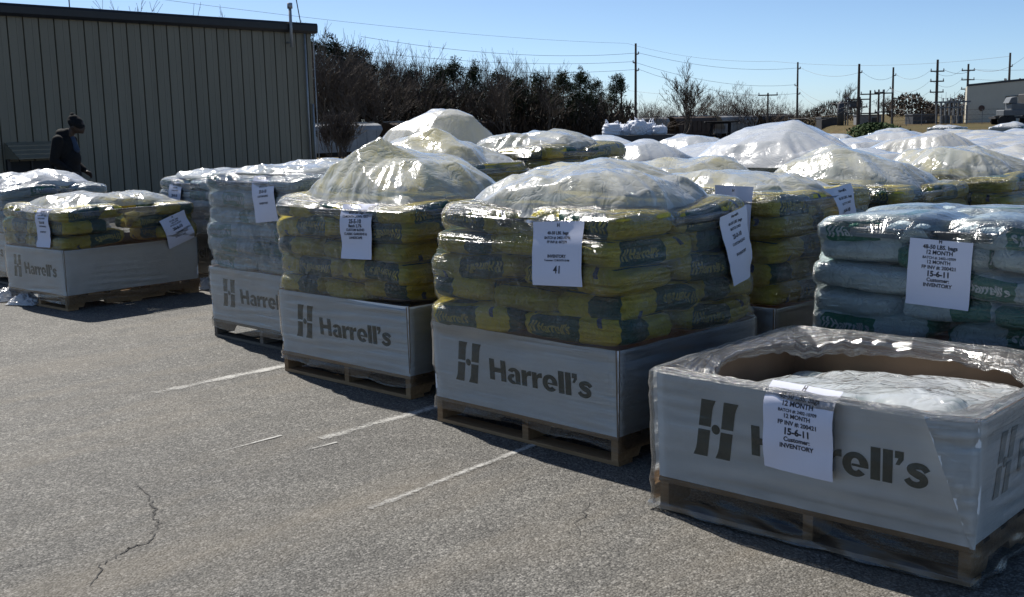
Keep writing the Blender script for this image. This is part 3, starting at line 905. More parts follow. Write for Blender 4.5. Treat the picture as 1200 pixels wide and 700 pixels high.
LD3 = load(where['D3'], (1.36, 5.74), R(134.9), 'yellow', 5, seed=9, closes=.72, hb=.36, pitch=.117, order=1, inset=(-.03, .0, -.01, .01, -.02))
LB = load(where['B'], (2.25, 4.33), R(136), 'white', 5, seed=10, closes=.08, hb=.35, pitch=.107, film='film_clear', order=0, inset=(0, .01, .0, -.01, -.03))
LR2 = load(where['R2'], (2.31, 6.72), R(134.9), 'yellow', 5, seed=12, closes=.75, pitch=.102)
LR3 = load(where['R3'], (3.34, 7.55), R(134.9), 'yellow', 5, seed=13, closes=.75, pitch=.104, order=1)
LQ2 = load(where['Q2'], (.30, 9.05), R(134.9), 'yellow', 7, seed=14, closes=.5, pitch=.108)

# covers over the loads whose bags show
hp2 = math.pi / 2
P3 = puff(21, 110, .54, .485, H=.26, p=3.4, full=.45, flat=.8, creases=[(-.22, -.5, hp2 + .15, .6, .12), (.35, .2, .4, .3, .15)], sites=34, sway=.1)
put_cover(LC3, P3, 'billowing translucent plastic over the central front load, two lobes split by a crease', drop=.035)
P2 = puff(22, 110, .54, .485, H=.30, p=3.0, full=.5, tents=[(-.2, -.3, .42, .62), (.15, .5, .36, .6)], creases=[(.3, -.4, hp2, .4, .12)], sites=24)
put_cover(LC2, P2, 'peaked translucent plastic over the yellow load left of centre', drop=.035)
PL = puff(23, 100, .48, .59, H=.16, creases=[(.5, .3, .2, .75, .22)], tents=[(-.3, .75, .17, .5), (.2, -.75, .16, .45)], sites=44, crumple=.008)
put_cover(LL, PL, 'low rumpled plastic over the yellow bags of the low load by the building', 'cover_clear', drop=.02)
PD = puff(24, 100, .54, .48, H=.15, lobes=1, sites=34)
put_cover(LD3, PD, 'low billow of clear plastic on top of the tall yellow load right of centre', drop=.04)
P5 = puff(25, 100, .54, .48, H=.30, tents=[(-.1, .1, .34, .5)], sites=24)
put_cover(LR2, P5, 'domed yellowish plastic over the yellow load behind the white bags', 'cover', drop=.04)
P6 = puff(26, 100, .54, .48, H=.28, lobes=1)
put_cover(LR3, P6, 'domed plastic over the small yellow load far right', 'cover', drop=.04)
P7 = puff(27, 100, .54, .48, H=.19, lobes=2, sites=40, pleat=.035, full=.3)
put_cover(LQ2, P7, 'flattened pleated plastic topping the raised yellow load in the second row', drop=.04)
put_cover(LM, P7, 'rumpled plastic over the load at the left edge of the lot', 'cover_white', drop=.03, scale=(1.04, 1.04, 1.0))
P8 = puff(28, 100, .56, .50, H=.07, lobes=3, sites=70, crumple=.010, fine=.006, full=.3, flat=.5)
put_cover(LC1, P8, 'crinkled thin plastic lying flat over the white-bag load in the front line', 'cover_clear', drop=-.01)
put_cover(LK, P8, 'crinkled thin plastic lying flat over the white-bag load behind the low load', 'cover_clear', drop=-.01, turn=math.pi)

# ---------------------------------------------------------------- block loads of the back rows
def block_mesh(name, layers, W, D, seed, pitch=.112, z0=.46):
    nk = 72; rows = layers * 6
    V, F, I = [], [], []
    for i in range(rows + 1):
        z = z0 + layers * pitch * i / rows
        ph = (i / 6) % 1.0
        for k in range(nk):
            a = 2 * math.pi * k / nk
            c, s = math.cos(a), math.sin(a)
            q = (abs(c) ** 7 + abs(s) ** 7) ** (-1 / 7)
            b = 1 + .045 * math.sin(math.pi * ph) + .015 * math.sin(3 * a + (i // 6) * 2.1 + seed)
            V.append((c * q * W / 2 * b * .97, s * q * D / 2 * b * .97, z))
    for i in range(rows):
        for k in range(nk):
            F.append((i * nk + k, i * nk + (k + 1) % nk, (i + 1) * nk + (k + 1) % nk, (i + 1) * nk + k))
            I.append(1 if ((k // 9 + (i // 6) * 3 + seed) % 4 == 0) else 0)
    F.append(tuple(rows * nk + k for k in range(nk))); I.append(0)
    return V, F, I

BLOCK = {}
for kind in ('yellow', 'white'):
    for ly in (5, 6):
        V, F, I = block_mesh('wrapped_bags', ly, 1.18, 1.04, ly)
        BLOCK[kind, ly] = (mesh('wrapped_bags', V, F, [M['yellow'], M['green']] if kind == 'yellow' else [M['white'], M['green_w']], True, I), V, F)
FILMB = {}
for key, (me, V, F) in BLOCK.items():
    Vb = list(V); b = len(Vb)
    tree = bvh_of(V, F)
    v, f, uv = film_shell(tree, 1.18, 1.04, .47, .46 + .112 * key[1] - .03, 60 + key[1], .7)
    FILMB[key] = mesh('stretch_wrap', v, f, M['film_milky'], True, None, uv)
fmb = MB()
for side in range(4):
    a = side * math.pi / 2
    L = 1.18 if side % 2 == 0 else 1.04
    dd = (1.04 if side % 2 == 0 else 1.18) / 2
    fmb.box((math.sin(a) * dd, -math.cos(a) * dd, PH + .165), (L - .012, .012, .33), a)
CARTB = fmb.build('carton', M['carton']); cartb_me = CARTB.data; bpy.data.objects.remove(CARTB)
pmb = MB()
for i in range(6): pmb.box((0, -.47 + .188 * i, PH - .009), (1.18, .10, .018))
for x in (-.56, 0, .56): pmb.box((x, 0, PH / 2 - .002), (.04, 1.04, PH - .040))
for y in (-.47, 0, .47): pmb.box((0, y, .0101), (1.18, .10, .018))
PALB = pmb.build('pallet', M['wood']); palb_me = PALB.data; bpy.data.objects.remove(PALB)

DOMES = []
for s in range(8):
    pk = [(random.uniform(-.4, .4), random.uniform(-.4, .4), random.uniform(.33, .38), random.uniform(.45, .6))] if s in (1, 3, 5) else []
    DOMES.append(puff(40 + s, 84, .58, .52, H=(.33, .27, .30, .25, .26, .28, .31, .24)[s], lobes=(0, 1, 1, 0, 2, 1, 0, 2)[s], tents=pk, sites=(20, 26, 22, 30, 34, 24, 18, 40)[s], sway=.4))
DOMES.append(puff(59, 100, .58, .52, H=.54, p=3.8, full=.5, lobes=1, sites=30, sway=.5))
DM = {}
def dome_me(i, mat):
    if (i, mat) not in DM: DM[i, mat] = cover_mesh(DOMES[i], M[mat])
    return DM[i, mat]

ROWN = ['front', 'first', 'second', 'third', 'fourth', 'fifth', 'sixth', 'seventh', 'eighth', 'ninth', 'tenth', 'eleventh', 'twelfth']
ORDN = ['first', 'second', 'third', 'fourth', 'fifth', 'sixth', 'seventh', 'eighth', 'ninth', 'tenth']
E1 = np.array([-1.0, 1.29])
def block_load(N, phrase, kind, ly, dome, mat, hz=1.0, wscale=1.0, rz=None, lift=0.0, turn=0, squash=1.0):
    c, rr = frame(N, R(134.9) if rz is None else rz, 1.18, 1.04)
    o = thing('wrapped_load', f'film-wrapped {kind} bags on a pallet, {phrase}', 'pallet load', (c.x, c.y, 0), rr, 'wrapped loads in the back rows')
    for nm, me in (('wrapped_bags', BLOCK[kind, ly][0]), ('stretch_wrap', FILMB[kind, ly]), ('carton', cartb_me), ('pallet', palb_me)):
        k = link(nm, me, o)
        if nm in ('wrapped_bags', 'stretch_wrap') and squash != 1.0: k.scale.z = squash
    top = (.46 + .112 * ly) * squash
    q = link('plastic_cover', dome_me(dome, mat), None, (c.x, c.y, top - .07), rr + turn * math.pi)
    q.scale = (wscale, wscale, hz)
    tag(q, f'{"white" if mat == "cover_white" else "translucent"} plastic bulging over {phrase}', 'plastic cover', 'plastic covers over the loads')

SPECIAL = {  # (row, col): kind, layers, dome, material, height, width, squash
    (1, 1): ('yellow', 5, 1, 'cover', 1.0, 1, 1), (1, 2): ('yellow', 6, 3, 'cover', 1.15, 1.05, 1.03), (1, 3): ('white', 5, 4, 'cover_clear', .5, 1, .98),
    (2, 1): ('yellow', 5, 4, 'cover', 1.15, 1.12, 1), (2, 3): ('yellow', 6, 8, 'cover_white', 1.0, 1.06, 1.04), (2, -1): ('yellow', 5, 2, 'cover', .9, 1, 1),
    (3, 1): ('white', 6, 0, 'cover_white', 1.12, 1.24, 1), (3, 2): ('white', 5, 6, 'cover_white', 1.1, 1.2, 1), (3, 3): ('white', 6, 2, 'cover_white', 1.0, 1, 1.0),
}
skip = {(1, 0), (1, -1), (2, 0), (3, 0), (2, 2)}
JR = random.Random(5)
for j in range(1, 12):
    cols = []
    for i in range(-3, 4):
        if (j, i) in skip: continue
        N = np.array([.44, 4.66]) + i * E1 + j * 1.35 * np.array(G)
        ctr = N + np.array([-.05, .78])
        d = ctr[1]
        px = 600 + CF * ctr[0] / (d * math.cos(CP) + .3)
        if px > 1290 or (j == 1 and i < 1) or (i == 3 and j in (8, 10)): continue
        cols.append((i, N))
    cols.sort(key=lambda q: q[0], reverse=True)
    n = len(cols)
    for rank, (i, N) in enumerate(cols):
        place = 'leftmost' if rank == 0 else ('rightmost' if rank == n - 1 else ORDN[rank] + ' from the left')
        ph = f'{place} in the {ROWN[j]} row back'
        if (j, i) in SPECIAL: kind, ly, dm, mt, hz, ws, sq = SPECIAL[j, i]
        else:
            kind = JR.choice(('yellow', 'white', 'white')); ly = 5; dm = JR.randrange(8)
            mt = 'cover_white' if j >= 4 or JR.random() < .5 else 'cover'
            hz = JR.uniform(.85, 1.25); ws = JR.uniform(1.1, 1.2) if j < 4 else JR.uniform(1.2, 1.36); sq = JR.uniform(.94, 1.02)
        if j >= 6: hz *= .72
        N = N + np.array([JR.uniform(-.08, .08), JR.uniform(-.08, .08)])
        block_load(N, ph, kind, ly, dm, mt, hz, ws, R(134.9 + JR.uniform(-3, 3)), 0, JR.choice((0, 1)), sq)
for k, (px, dep) in enumerate(((1109, 42), (1184, 40), (1050, 33), (985, 27))):
    p = at(px, 160, dep)
    block_load(np.array([p.x + .05, dep - .8]), f'{["on its own before the grass", "farthest right before the grass", "just left of the lone load before the grass", "left end of the line before the grass"][k]}', 'white', 5, (4, 6, 2, 1)[k], 'cover_white', .8, 1.02, R(134 + 6 * k), 0, 0, .9)

# ---------------------------------------------------------------- the open carton
WA, DA, HA = 1.1794, 1.04, .4165
cA, rzA = frame((1.416, 3.331), R(137.4), WA, DA)
locA = (cA.x, cA.y, 0)
pallet(WA, DA, 'brown wooden pallet under the open carton in the near right corner', locA, rzA)
ca = carton(WA, DA, HA, 'open white cardboard carton with brown inside and a bent corner flap', locA, rzA, 90, ('front', 'right'))
fA, LA = panel_fn(WA, DA, HA, 90, 'front')
flap = MB()
fl = []
for tt in np.linspace(0, 1, 9):                       # from the top edge down to the tip
    sL = WA - .135 * (1 - tt) ** 1.25 - .004; sR = WA + .012 * math.sin(tt * 3.0) + .006
    lift = .075 * (1 - tt) ** .8 + .02 * math.sin(tt * math.pi)
    a = fA(sL, HA * (1 - tt) * 1.01, .010 + lift * .8); b = fA(sR, HA * (1 - tt) * .985, .012 + lift * .25)
    fl.append((a, b))
vv = [p for ab in fl for p in ab]; off = np.array([.003, .008, 0])
vv2 = [np.array(p) + off for p in vv]
n = len(vv); ff = []
for i in range(8):
    q = (2 * i, 2 * i + 1, 2 * i + 3, 2 * i + 2)
    ff.append(q); ff.append(tuple(k + n for k in q[::-1]))
    ff.append((2 * i, 2 * i + 2, 2 * i + 2 + n, 2 * i + n)); ff.append((2 * i + 1, 2 * i + 1 + n, 2 * i + 3 + n, 2 * i + 3))
flap.add(vv + vv2, ff)
flap.build('corner_flap', M['carton'], ca)
# bags lying inside
for k, (x, y, turned, ph) in enumerate(bag_spots(WA - .06, DA - .06, 0)):
    o = link('fertilizer_bag', BAGS['white'][k % 5][0])
    z = .315 + (.03 if x > 0 else -.03) + .008 * k
    o.matrix_world = Matrix.Translation(cA) @ Matrix.Rotation(rzA, 4, 'Z') @ Matrix.Translation((x * .93, y * .93, z)) @ Matrix.Rotation(math.pi / 2 if turned else 0, 4, 'Z')
    tag(o, f'white bag lying inside the open carton, {["front left", "front right", "right rear", "middle rear", "left rear"][k]}', 'fertilizer bag', 'white fertilizer bags')
    if BAGS['white'][k % 5][1] is not None: link('lettering', BAGS['white'][k % 5][1], o)
PLN = puff(71, 100, .575, .505, H=.11, lobes=2, sites=26, crumple=.014, fine=.003, full=.35, flat=.7, sway=.1)
PLN[..., 2] += .055 * PLN[..., 0] / .5 - .05 * PLN[..., 1] / .5
lin = link('plastic_liner', cover_mesh(PLN, M['liner']), None, (cA.x, cA.y, .385), rzA)
tag(lin, 'crumpled clear plastic liner over the bags inside the open carton', 'plastic liner')
# film round it, drawn in over the rim into an oval mouth
hx, hy = WA / 2 + .012, DA / 2 + .012
bv = []
for zz, q in ((0, .004), (PH + HA + .004, .014)):
    bv += [(-hx - q, -hy - q, zz), (hx + q, -hy - q, zz), (hx + q, hy + q, zz), (-hx - q, hy + q, zz)]
bf = [(0, 1, 5, 4), (1, 2, 6, 5), (2, 3, 7, 6), (3, 0, 4, 7), (4, 5, 6, 7)]
bvx = bv + [tuple(np.array(p)) for p in vv2]
treeA = bvh_of(bv + [tuple(p) for p in vv], bf + [tuple(k + 8 for k in q) for q in ff if max(q) < n])
V, F, UV = film_shell(treeA, WA, DA, .012, PH + HA - .004, 77, .985, skirt=.022, slack=.3)
nk = 160; ring = V[-nk:].copy(); V = V[:-nk]; UVr = UV[-nk:]; UV = UV[:-nk]
F = [f for f in F if max(f) < len(V)]
prev = V[-nk:].copy()
rows = 11
ang = np.arctan2(prev[:, 1] / hy, prev[:, 0] / hx)
mouth = np.stack([np.sign(np.cos(ang)) * np.abs(np.cos(ang)) ** .70 * .555 + .006, np.sign(np.sin(ang)) * np.abs(np.sin(ang)) ** .70 * .487 + .008], 1)
mouth *= (1 + .022 * sn(57, np.cos(ang) * 4, np.sin(ang) * 4))[:, None]
base = len(V) - nk
allV, allUV = [V], [UV]
for q in range(1, rows + 1):
    tt = q / rows
    xy = prev[:, :2] * (1 - tt) + mouth * tt
    dist = np.linalg.norm(prev[:, :2] - mouth, axis=1)
    z = PH + HA + .012 + .004 * math.sin(tt * 3.1) - .045 * tt ** 1.5 * np.clip(dist / .2, .1, 1.1) + .004 * sn(55, np.cos(ang) * 8, np.sin(ang) * 8, tt * 4) + .004 * np.sin(ang * 40) * tt
    allV.append(np.concatenate([xy, z[:, None]], 1)); allUV.append(np.stack([UV[-nk:, 0], np.full(nk, .6 + tt * .2)], 1))
# rolled lip hanging inside
back = np.clip(np.sin(ang), 0, 1) ** .7
for q, (sc, dz, db) in enumerate(((.985, -.010, -.012), (.98, -.020, -.024), (.975, -.028, -.036))):
    xy = mouth * (sc + .012 * sn(58 + q, np.cos(ang) * 7, np.sin(ang) * 7))[:, None]
    allV.append(np.concatenate([xy, (allV[rows][:, 2] + dz + db * back + .012 * back * sn(56 + q, np.cos(ang) * 9, np.sin(ang) * 9) + .008 * sn(66 + q, np.cos(ang) * 6, np.sin(ang) * 6))[:, None]], 1)); allUV.append(np.stack([UV[-nk:, 0], np.full(nk, .85 + q * .04)], 1))
for q in range(rows + 3):
    for k in range(nk):
        a = base + q * nk + k; b = base + q * nk + (k + 1) % nk
        F.append((a, b, b + nk, a + nk))
VA = np.concatenate(allV); UA = np.concatenate(allUV)
fo = link('stretch_wrap', mesh('stretch_wrap', VA, F, [M['film_open'], M['film_rim']], True, [1 if (min(f) >= base or max(f) < nk * 4) else 0 for f in F], UA), None, locA, rzA)
tag(fo, 'shiny stretch film round the open carton, drawn in to an oval mouth', 'stretch wrap', 'stretch wrap round the loads')
fbA = bvh_of(VA, F)

# ---------------------------------------------------------------- paper notices
paper_sign(fbA, WA, DA, rzA, locA, 'front', .610, PH + HA - .125, 'white printed notice on the front of the open carton', TXT_A, .262, .30, -.02, seed=3)
def sign(Ld, side, s, z, label, lines, **k): return paper_sign(Ld['fb'], Ld['W'], Ld['D'], Ld['rz'], Ld['c0'], side, s, z, label, lines, **k)
sign(LC3, 'front', .86, .905, 'white printed notice on the front of the central load', TXT_C3, w=.29, h=.28, tilt=.05, seed=4)
sign(LC3, 'right', .88, .88, 'narrow creased notice hanging on the right side of the central load', TXT_H, w=.25, h=.33, tilt=.17, wavy=.010, seed=5)
sign(LC2, 'front', .80, .90, 'white custom blend notice on the front of the load left of centre', TXT_C2, w=.255, h=.30, tilt=.03, seed=6)
sign(LC1, 'front', .80, 1.02, 'white notice under film on the white-bag load of the front line', TXT_H, w=.26, h=.31, tilt=.1, seed=7)
sign(LL, 'front', .78, .69, 'creased white notice on the left end of the low load', TXT_H, w=.21, h=.32, tilt=.02, wavy=.009, seed=8)
sign(LL, 'right', 1.06, .60, 'tilted white notice on the right end of the low load', TXT_S, w=.27, h=.27, tilt=.32, seed=9)
sign(LK, 'front', .38, .83, 'white notice on the white-bag load behind the low load', TXT_S, w=.24, h=.38, seed=10)
sign(LB, 'front', .60, .80, 'large white notice on the white bags behind the open carton', TXT_A, w=.275, h=.285, tilt=-.03, seed=11)
sign(LD3, 'front', .93, .93, 'white notice with handwriting on the front edge of the tall yellow load', TXT_S, w=.24, h=.38, tilt=-.02, seed=12)
sign(LD3, 'right', .66, .90, 'crumpled notice on the right side of the tall yellow load', TXT_H, w=.2, h=.38, tilt=.12, wavy=.014, seed=13)

# ---------------------------------------------------------------- ground
def terrain_z(x, y):
    s = lambda a, b, v: np.clip((v - a) / (b - a), 0, 1) ** 2 * (3 - 2 * np.clip((v - a) / (b - a), 0, 1))
    return -2.9 * s(55, 95, y) * (1 - s(.245, .29, x / np.maximum(y, 1))) - .02 + .12 * sn(91, x * .03, y * .03) * s(60, 120, y)
xs = np.concatenate([np.linspace(-1500, -130, 10), np.linspace(-120, 200, 129), np.linspace(215, 1800, 12)])
ys = np.concatenate([np.linspace(-40, 40, 9), np.linspace(44, 330, 120), np.linspace(350, 3500, 14)])
XX, YY = np.meshgrid(xs, ys, indexing='ij')
ZZ = terrain_z(XX, YY)
tg = link('terrain', mesh('terrain', np.stack([XX, YY, ZZ], -1).reshape(-1, 3), grid_faces(len(xs), len(ys)), M['terrain'], True)); tag(tg, kind='structure')
lot = link('parking_lot', mesh('parking_lot', [(-60, -30, 0), (60, -30, 0), (60, 47, 0), (20, 52, 0), (-60, 52, 0)], [(0, 1, 2, 3, 4)], M['asphalt'])); tag(lot, kind='structure')

def stripe(name, pts, w, z, mat, taper=False):
    V, F, UV = [], [], []
    for i, p in enumerate(pts):
        a = Vector(pts[max(i - 1, 0)]); b = Vector(pts[min(i + 1, len(pts) - 1)])
        d = (b - a).normalized(); nrm = Vector((-d.y, d.x))
        ww = w * (1 if not taper else (.35 + .65 * math.sin(math.pi * (i + .5) / len(pts)))) * (random.uniform(.6, 1.3) if taper else 1)
        for s in (-1, 1): V.append((p[0] + nrm.x * ww / 2 * s, p[1] + nrm.y * ww / 2 * s, z)); UV.append((i / (len(pts) - 1), (s + 1) / 2))
    F = [(2 * i, 2 * i + 1, 2 * i + 3, 2 * i + 2) for i in range(len(pts) - 1)]
    o = link(name, mesh(name, V, F, M[mat], False, None, UV)); tag(o, kind='structure')
    return o
def gp(x, y):
    d = ray(x, y); t = -CH / d.z
    return (d.x * t, d.y * t)
for a, b, w in (((182, 461), (345, 427), .095), ((376, 515), (560, 464), .085), ((433, 597), (690, 497), .045), ((255, 531), (330, 511), .02), ((360, 528), (395, 519), .02)):
    A, B = Vector(gp(*b)), Vector(gp(*a))
    stripe('parking_line', [tuple(A.lerp(B, k / 12)) for k in range(13)], w, .004, 'paint')
M['crack'] = plain('crack_dark', (.060, .057, .053), .9)  # flat dark colour of the crack strips laid on the asphalt
def crack(pix, w, seed):
    r = random.Random(seed); P = [Vector(gp(*p)) for p in pix]; out = []
    for a, b in zip(P, P[1:]):
        for k in range(4):
            q = a.lerp(b, k / 4); out.append((q.x + r.uniform(-.012, .012), q.y + r.uniform(-.012, .012)))
    stripe('asphalt_crack', out + [tuple(P[-1])], w, .003, 'crack', True)
crack([(162, 570), (178, 586), (176, 592), (184, 598), (181, 606), (186, 614), (180, 622)], .008, 1)
crack([(180, 622), (178, 632), (170, 637), (160, 640), (150, 644), (138, 651), (128, 657)], .008, 2)
crack([(128, 657), (118, 664), (112, 678), (100, 690)], .005, 3)
crack([(60, 655), (40, 662), (20, 664), (2, 672)], .004, 4)
crack([(690, 590), (684, 604), (676, 612), (678, 630)], .004, 5)

# ---------------------------------------------------------------- metal building
c0w, c1w = at(367, 100, 25.8), at(0, 100, 20.5)
wd = Vector((c1w.x - c0w.x, c1w.y - c0w.y)); wl = wd.length; wd.normalize()
rzB = math.atan2(wd.y, wd.x)
bl = thing('metal_building', 'tan metal building with vertical seams and black roof edge', 'building', (c0w.x, c0w.y, 0), rzB)
ztop = (at(0, 3, 20.5).z + at(365, 28, 25.8).z) / 2
def wall_hit(px, py):
    d = ray(px, py)
    # local s along wall
    nrm = Vector((-wd.y, wd.x)); t = (Vector((c0w.x, c0w.y)).dot(nrm)) / (d.x * nrm.x + d.y * nrm.y)
    p = Vector((d.x * t, d.y * t)); return (p - Vector((c0w.x, c0w.y))).dot(wd), CH + d.z * t
SL = (at(0, 3, 20.5).z - at(365, 28, 25.8).z) / wl
WLEN, WDEP = 13.0, 9.0
prof = [(0.0, 0.0)]
x = .11
while x < WLEN - .3:
    prof += [(x, 0), (x + .004, -.045), (x + .026, -.045), (x + .030, 0)]
    prof += [(x + .12, .0), (x + .125, .006), (x + .14, .006), (x + .145, 0)]
    x += wl / 24.2
prof += [(WLEN, 0)]
zt = lambda s: at(365, 28, 25.8).z + SL * s - .02
V = [(a, b, -.05) for a, b in prof] + [(a, b, zt(a)) for a, b in prof]
n = len(prof)
F = [(i, i + 1, i + 1 + n, i + n) for i in range(n - 1)]
V += [(0, -WDEP, -.05), (0, -WDEP, zt(0)), (WLEN, -WDEP, -.05), (WLEN, -WDEP, zt(WLEN))]
F += [(0, n, 2 * n + 1, 2 * n), (n - 1, 2 * n + 2, 2 * n + 3, 2 * n - 1), (2 * n, 2 * n + 1, 2 * n + 3, 2 * n + 2)]
link('wall', mesh('wall', V, F, M['siding']), bl)
tr = MB()
gut = [(-.02, -.20), (.10, -.20), (.135, -.15), (.14, -.03), (.12, .02), (-.02, .02)]
P0 = [(-.10, y, zt(-.1) + z) for y, z in gut]; P1 = [(WLEN, y, zt(WLEN) + z) for y, z in gut]
k = len(gut)
tr.add(P0 + P1, [tuple(range(k)), tuple(range(2 * k - 1, k - 1, -1))] + [(i, (i + 1) % k, (i + 1) % k + k, i + k) for i in range(k)])
tr.build('gutter', M['trim'], bl)
rf = MB(); rf.add([(-.1, .05, zt(0) + .012), (WLEN, .05, zt(WLEN) + .012), (WLEN, -WDEP, zt(WLEN) + .25), (-.1, -WDEP, zt(0) + .25)], [(0, 1, 2, 3)]); rf.build('roof', M['trim'], bl)
s, z = wall_hit(336.5, 56); s2, z2 = wall_hit(335, 10)
pp = MB(); pp.tube([(s, .17, z), (s, .17, z2)], .035, 10); pp.tube([(s, .17, z2 - .02), (s, .17, z2 + .10)], .06, 10); pp.tube([(s, .0, z + .1), (s, .17, z + .1)], .02, 6)
pp.build('vent_pipe', M['steel'], bl, True)
s, z = wall_hit(361, 190); s2, z2 = wall_hit(356, 40)
pp = MB(); pp.tube([(s2 + .02, .05, .3), (s2 + .02, .05, z2)], .022, 8); pp.tube([(s2 - .12, .05, .3), (s2 - .12, .05, 2.0)], .022, 8); pp.tube([(s2 - .22, .05, .3), (s2 - .22, .05, zt(0) - .2)], .012, 8)
pp.build('conduit', M['steel'], bl, True)
s, z = wall_hit(350, 33); s2, z2 = wall_hit(345, -12)
aw = MB(); aw.tube([(s, .1, z), (s2, .0, z2), (s2 + .3, -.2, z2 + 2.0)], .012, 5); aw.build('service_cable', M['wire'], bl)
s, z = wall_hit(94, 10); aw = MB(); aw.tube([(s, -.4, z - .1), (s, -.4, z + 1.0)], .012, 5); aw.build('antenna', M['wire'], bl)
sa, za = wall_hit(62, 165); sb, zb = wall_hit(4, 168)
za = (za + zb) / 2
hd = MB()
wn = sb - sa
nfl = 4
for q in range(nfl):
    y0, y1 = .04 + .52 * q / nfl, .04 + .52 * (q + 1) / nfl
    zz0, zz1 = za - .30 * q / nfl, za - .30 * (q + 1) / nfl
    hd.add([(sa, y0, zz0), (sb, y0, zz0), (sb, y1, zz1 + .02), (sa, y1, zz1 + .02), (sa, y1, zz1), (sb, y1, zz1)], [(0, 1, 2, 3), (3, 2, 5, 4)])
hd.add([(sa, .04, za), (sa, .56, za - .3), (sa, .04, za - .3)], [(0, 1, 2)]); hd.add([(sb, .04, za), (sb, .56, za - .3), (sb, .04, za - .3)], [(0, 1, 2)])
hd.build('awning', M['siding'], bl)
wi = MB()
wi.box(((sa + sb) / 2, .01, za - .95), (wn - .1, .05, 1.2)); wo = wi.build('window', M['dark'], bl)
wf = MB()
for q in (sa + .03, sb - .03): wf.box((q, .05, za - .95), (.06, .07, 1.3))
wf.box(((sa + sb) / 2, .05, za - 1.58), (wn, .07, .06)); wf.box(((sa + sb) / 2, .045, za - .95), (.03, .04, 1.2))
wf.build('frame', M['trim'], wo)

# torn film ends lying at the pallets' feet
SCR = puff(81, 40, .20, .12, H=.10, lobes=3, sites=40, crumple=.02, fine=.01, full=.4)
for (px, py), rz_, sc, lb in (((14, 352), .4, 1.0, 'crumpled wad of film lying at the left foot of the low load'), ((30, 357), -.3, .8, 'flat scrap of film under the left end of the low load'), ((243, 338), .8, .9, 'scrap of film lying between the low load and the white bags')):
    q = gp(px, py)
    o = link('film_scrap', cover_mesh(SCR, M['cover_white']), None, (q[0], q[1], .004), rz_); o.scale = (sc, sc, sc)
    tag(o, lb, 'plastic scrap')
# ------------------------------------------------------------------ person (looking down, walking along the wall)
def remeshed(name, shapes, voxel, mat, smooth=4):
    """tapered capsules and ellipsoids fused into one continuous surface"""
    bm = bmesh.new()
    for sh in shapes:
        if sh[0] == 'cap':
            _, a, b, ra, rb = sh
            a, b = Vector(a), Vector(b); d = b - a
            nst = max(2, int(d.length / (min(ra, rb) * .55)) + 1)
            for i in range(nst + 1):
                t = i / nst
                bmesh.ops.create_icosphere(bm, subdivisions=2, radius=ra + (rb - ra) * t, matrix=Matrix.Translation(a.lerp(b, t)))
        else:
            _, c, r, rot = sh
            mt = Matrix.Translation(c) @ Matrix.Rotation(rot, 4, 'Y') @ Matrix.Diagonal((r[0], r[1], r[2], 1))
            bmesh.ops.create_icosphere(bm, subdivisions=3, radius=1.0, matrix=mt)
    me = bpy.data.meshes.new(name); bm.to_mesh(me); bm.free()
    o = bpy.data.objects.new(name, me); COL.objects.link(o)
    m = o.modifiers.new('r', 'REMESH'); m.mode = 'VOXEL'; m.voxel_size = voxel
    m = o.modifiers.new('s', 'SMOOTH'); m.factor = .5; m.iterations = smooth
    dg = bpy.context.evaluated_depsgraph_get(); dg.update()
    me2 = bpy.data.meshes.new_from_object(o.evaluated_get(dg), depsgraph=dg)
    bpy.data.objects.remove(o); bpy.data.meshes.remove(me)
    me2.name = name; me2.materials.clear(); me2.materials.append(mat)
    me2.polygons.foreach_set('use_smooth', np.ones(len(me2.polygons), dtype=bool))
    return me2

# faces +x; origin between the feet
head = Vector((.145, 0, 1.575))
bod = [('ell', head, (.098, .076, .112), R(32)), ('ell', head + Vector((.052, 0, -.055)), (.055, .052, .055), R(30)),
       ('cap', head + Vector((.083, 0, .0)), head + Vector((.104, 0, -.035)), .012, .017), ('ell', head + Vector((.088, 0, -.062)), (.016, .024, .010), R(30)),
       ('ell', head + Vector((.072, 0, -.092)), (.024, .026, .02), R(30)),
       ('cap', (-.015, 0, 1.40), (.085, 0, 1.53), .062, .056)]
for s in (-1, 1):
    bod += [('ell', head + Vector((-.012, s * .077, -.012)), (.026, .012, .034), R(20)), ('ell', head + Vector((.078, s * .030, .004)), (.012, .014, .010), 0)]
    sh, el, wr = Vector((-.05, s * .205, 1.38)), Vector((-.10, s * .265, 1.10)), Vector((.10, s * .21, .94))
    bod += [('cap', sh, el, .055, .044), ('cap', el, wr, .043, .030)]
    # palm, thumb, four bent fingers
    pc = wr + Vector((.055, -s * .012, -.035))
    bod += [('cap', wr, pc, .028, .034)]
    for q in range(4):
        f0 = pc + Vector((.030 - q * .004, -s * .012, .020 - q * .018)); L = (.040, .046, .043, .034)[q]
        f1 = f0 + Vector((L * .75, -s * .006, -L * .5)); f2 = f1 + Vector((L * .25, -s * .018, -L * .75))
        bod += [('cap', f0, f1, .0105, .0095), ('cap', f1, f2, .0095, .0080)]
    th = pc + Vector((-.012, -s * .020, .022)); bod += [('cap', th, th + Vector((.030, -s * .022, .004)), .0125, .011), ('cap', th + Vector((.030, -s * .022, .004)), th + Vector((.058, -s * .024, -.014)), .011, .009)]
    hip, kn, an = Vector((-.03, s * .095, .92)), Vector((.04 + s * .13, s * .10, .50)), Vector((-.03 + s * .20, s * .10, .085))
    bod += [('cap', hip, kn, .085, .056), ('cap', kn, an, .054, .038), ('cap', an, an + Vector((.12, 0, -.045)), .04, .034)]
bod += [('ell', (-.05, 0, 1.25), (.125, .175, .22), R(8)), ('ell', (-.03, 0, 1.02), (.125, .160, .17), 0), ('ell', (-.03, 0, .92), (.115, .155, .11), 0), ('ell', (-.055, 0, 1.37), (.09, .20, .085), R(12))]
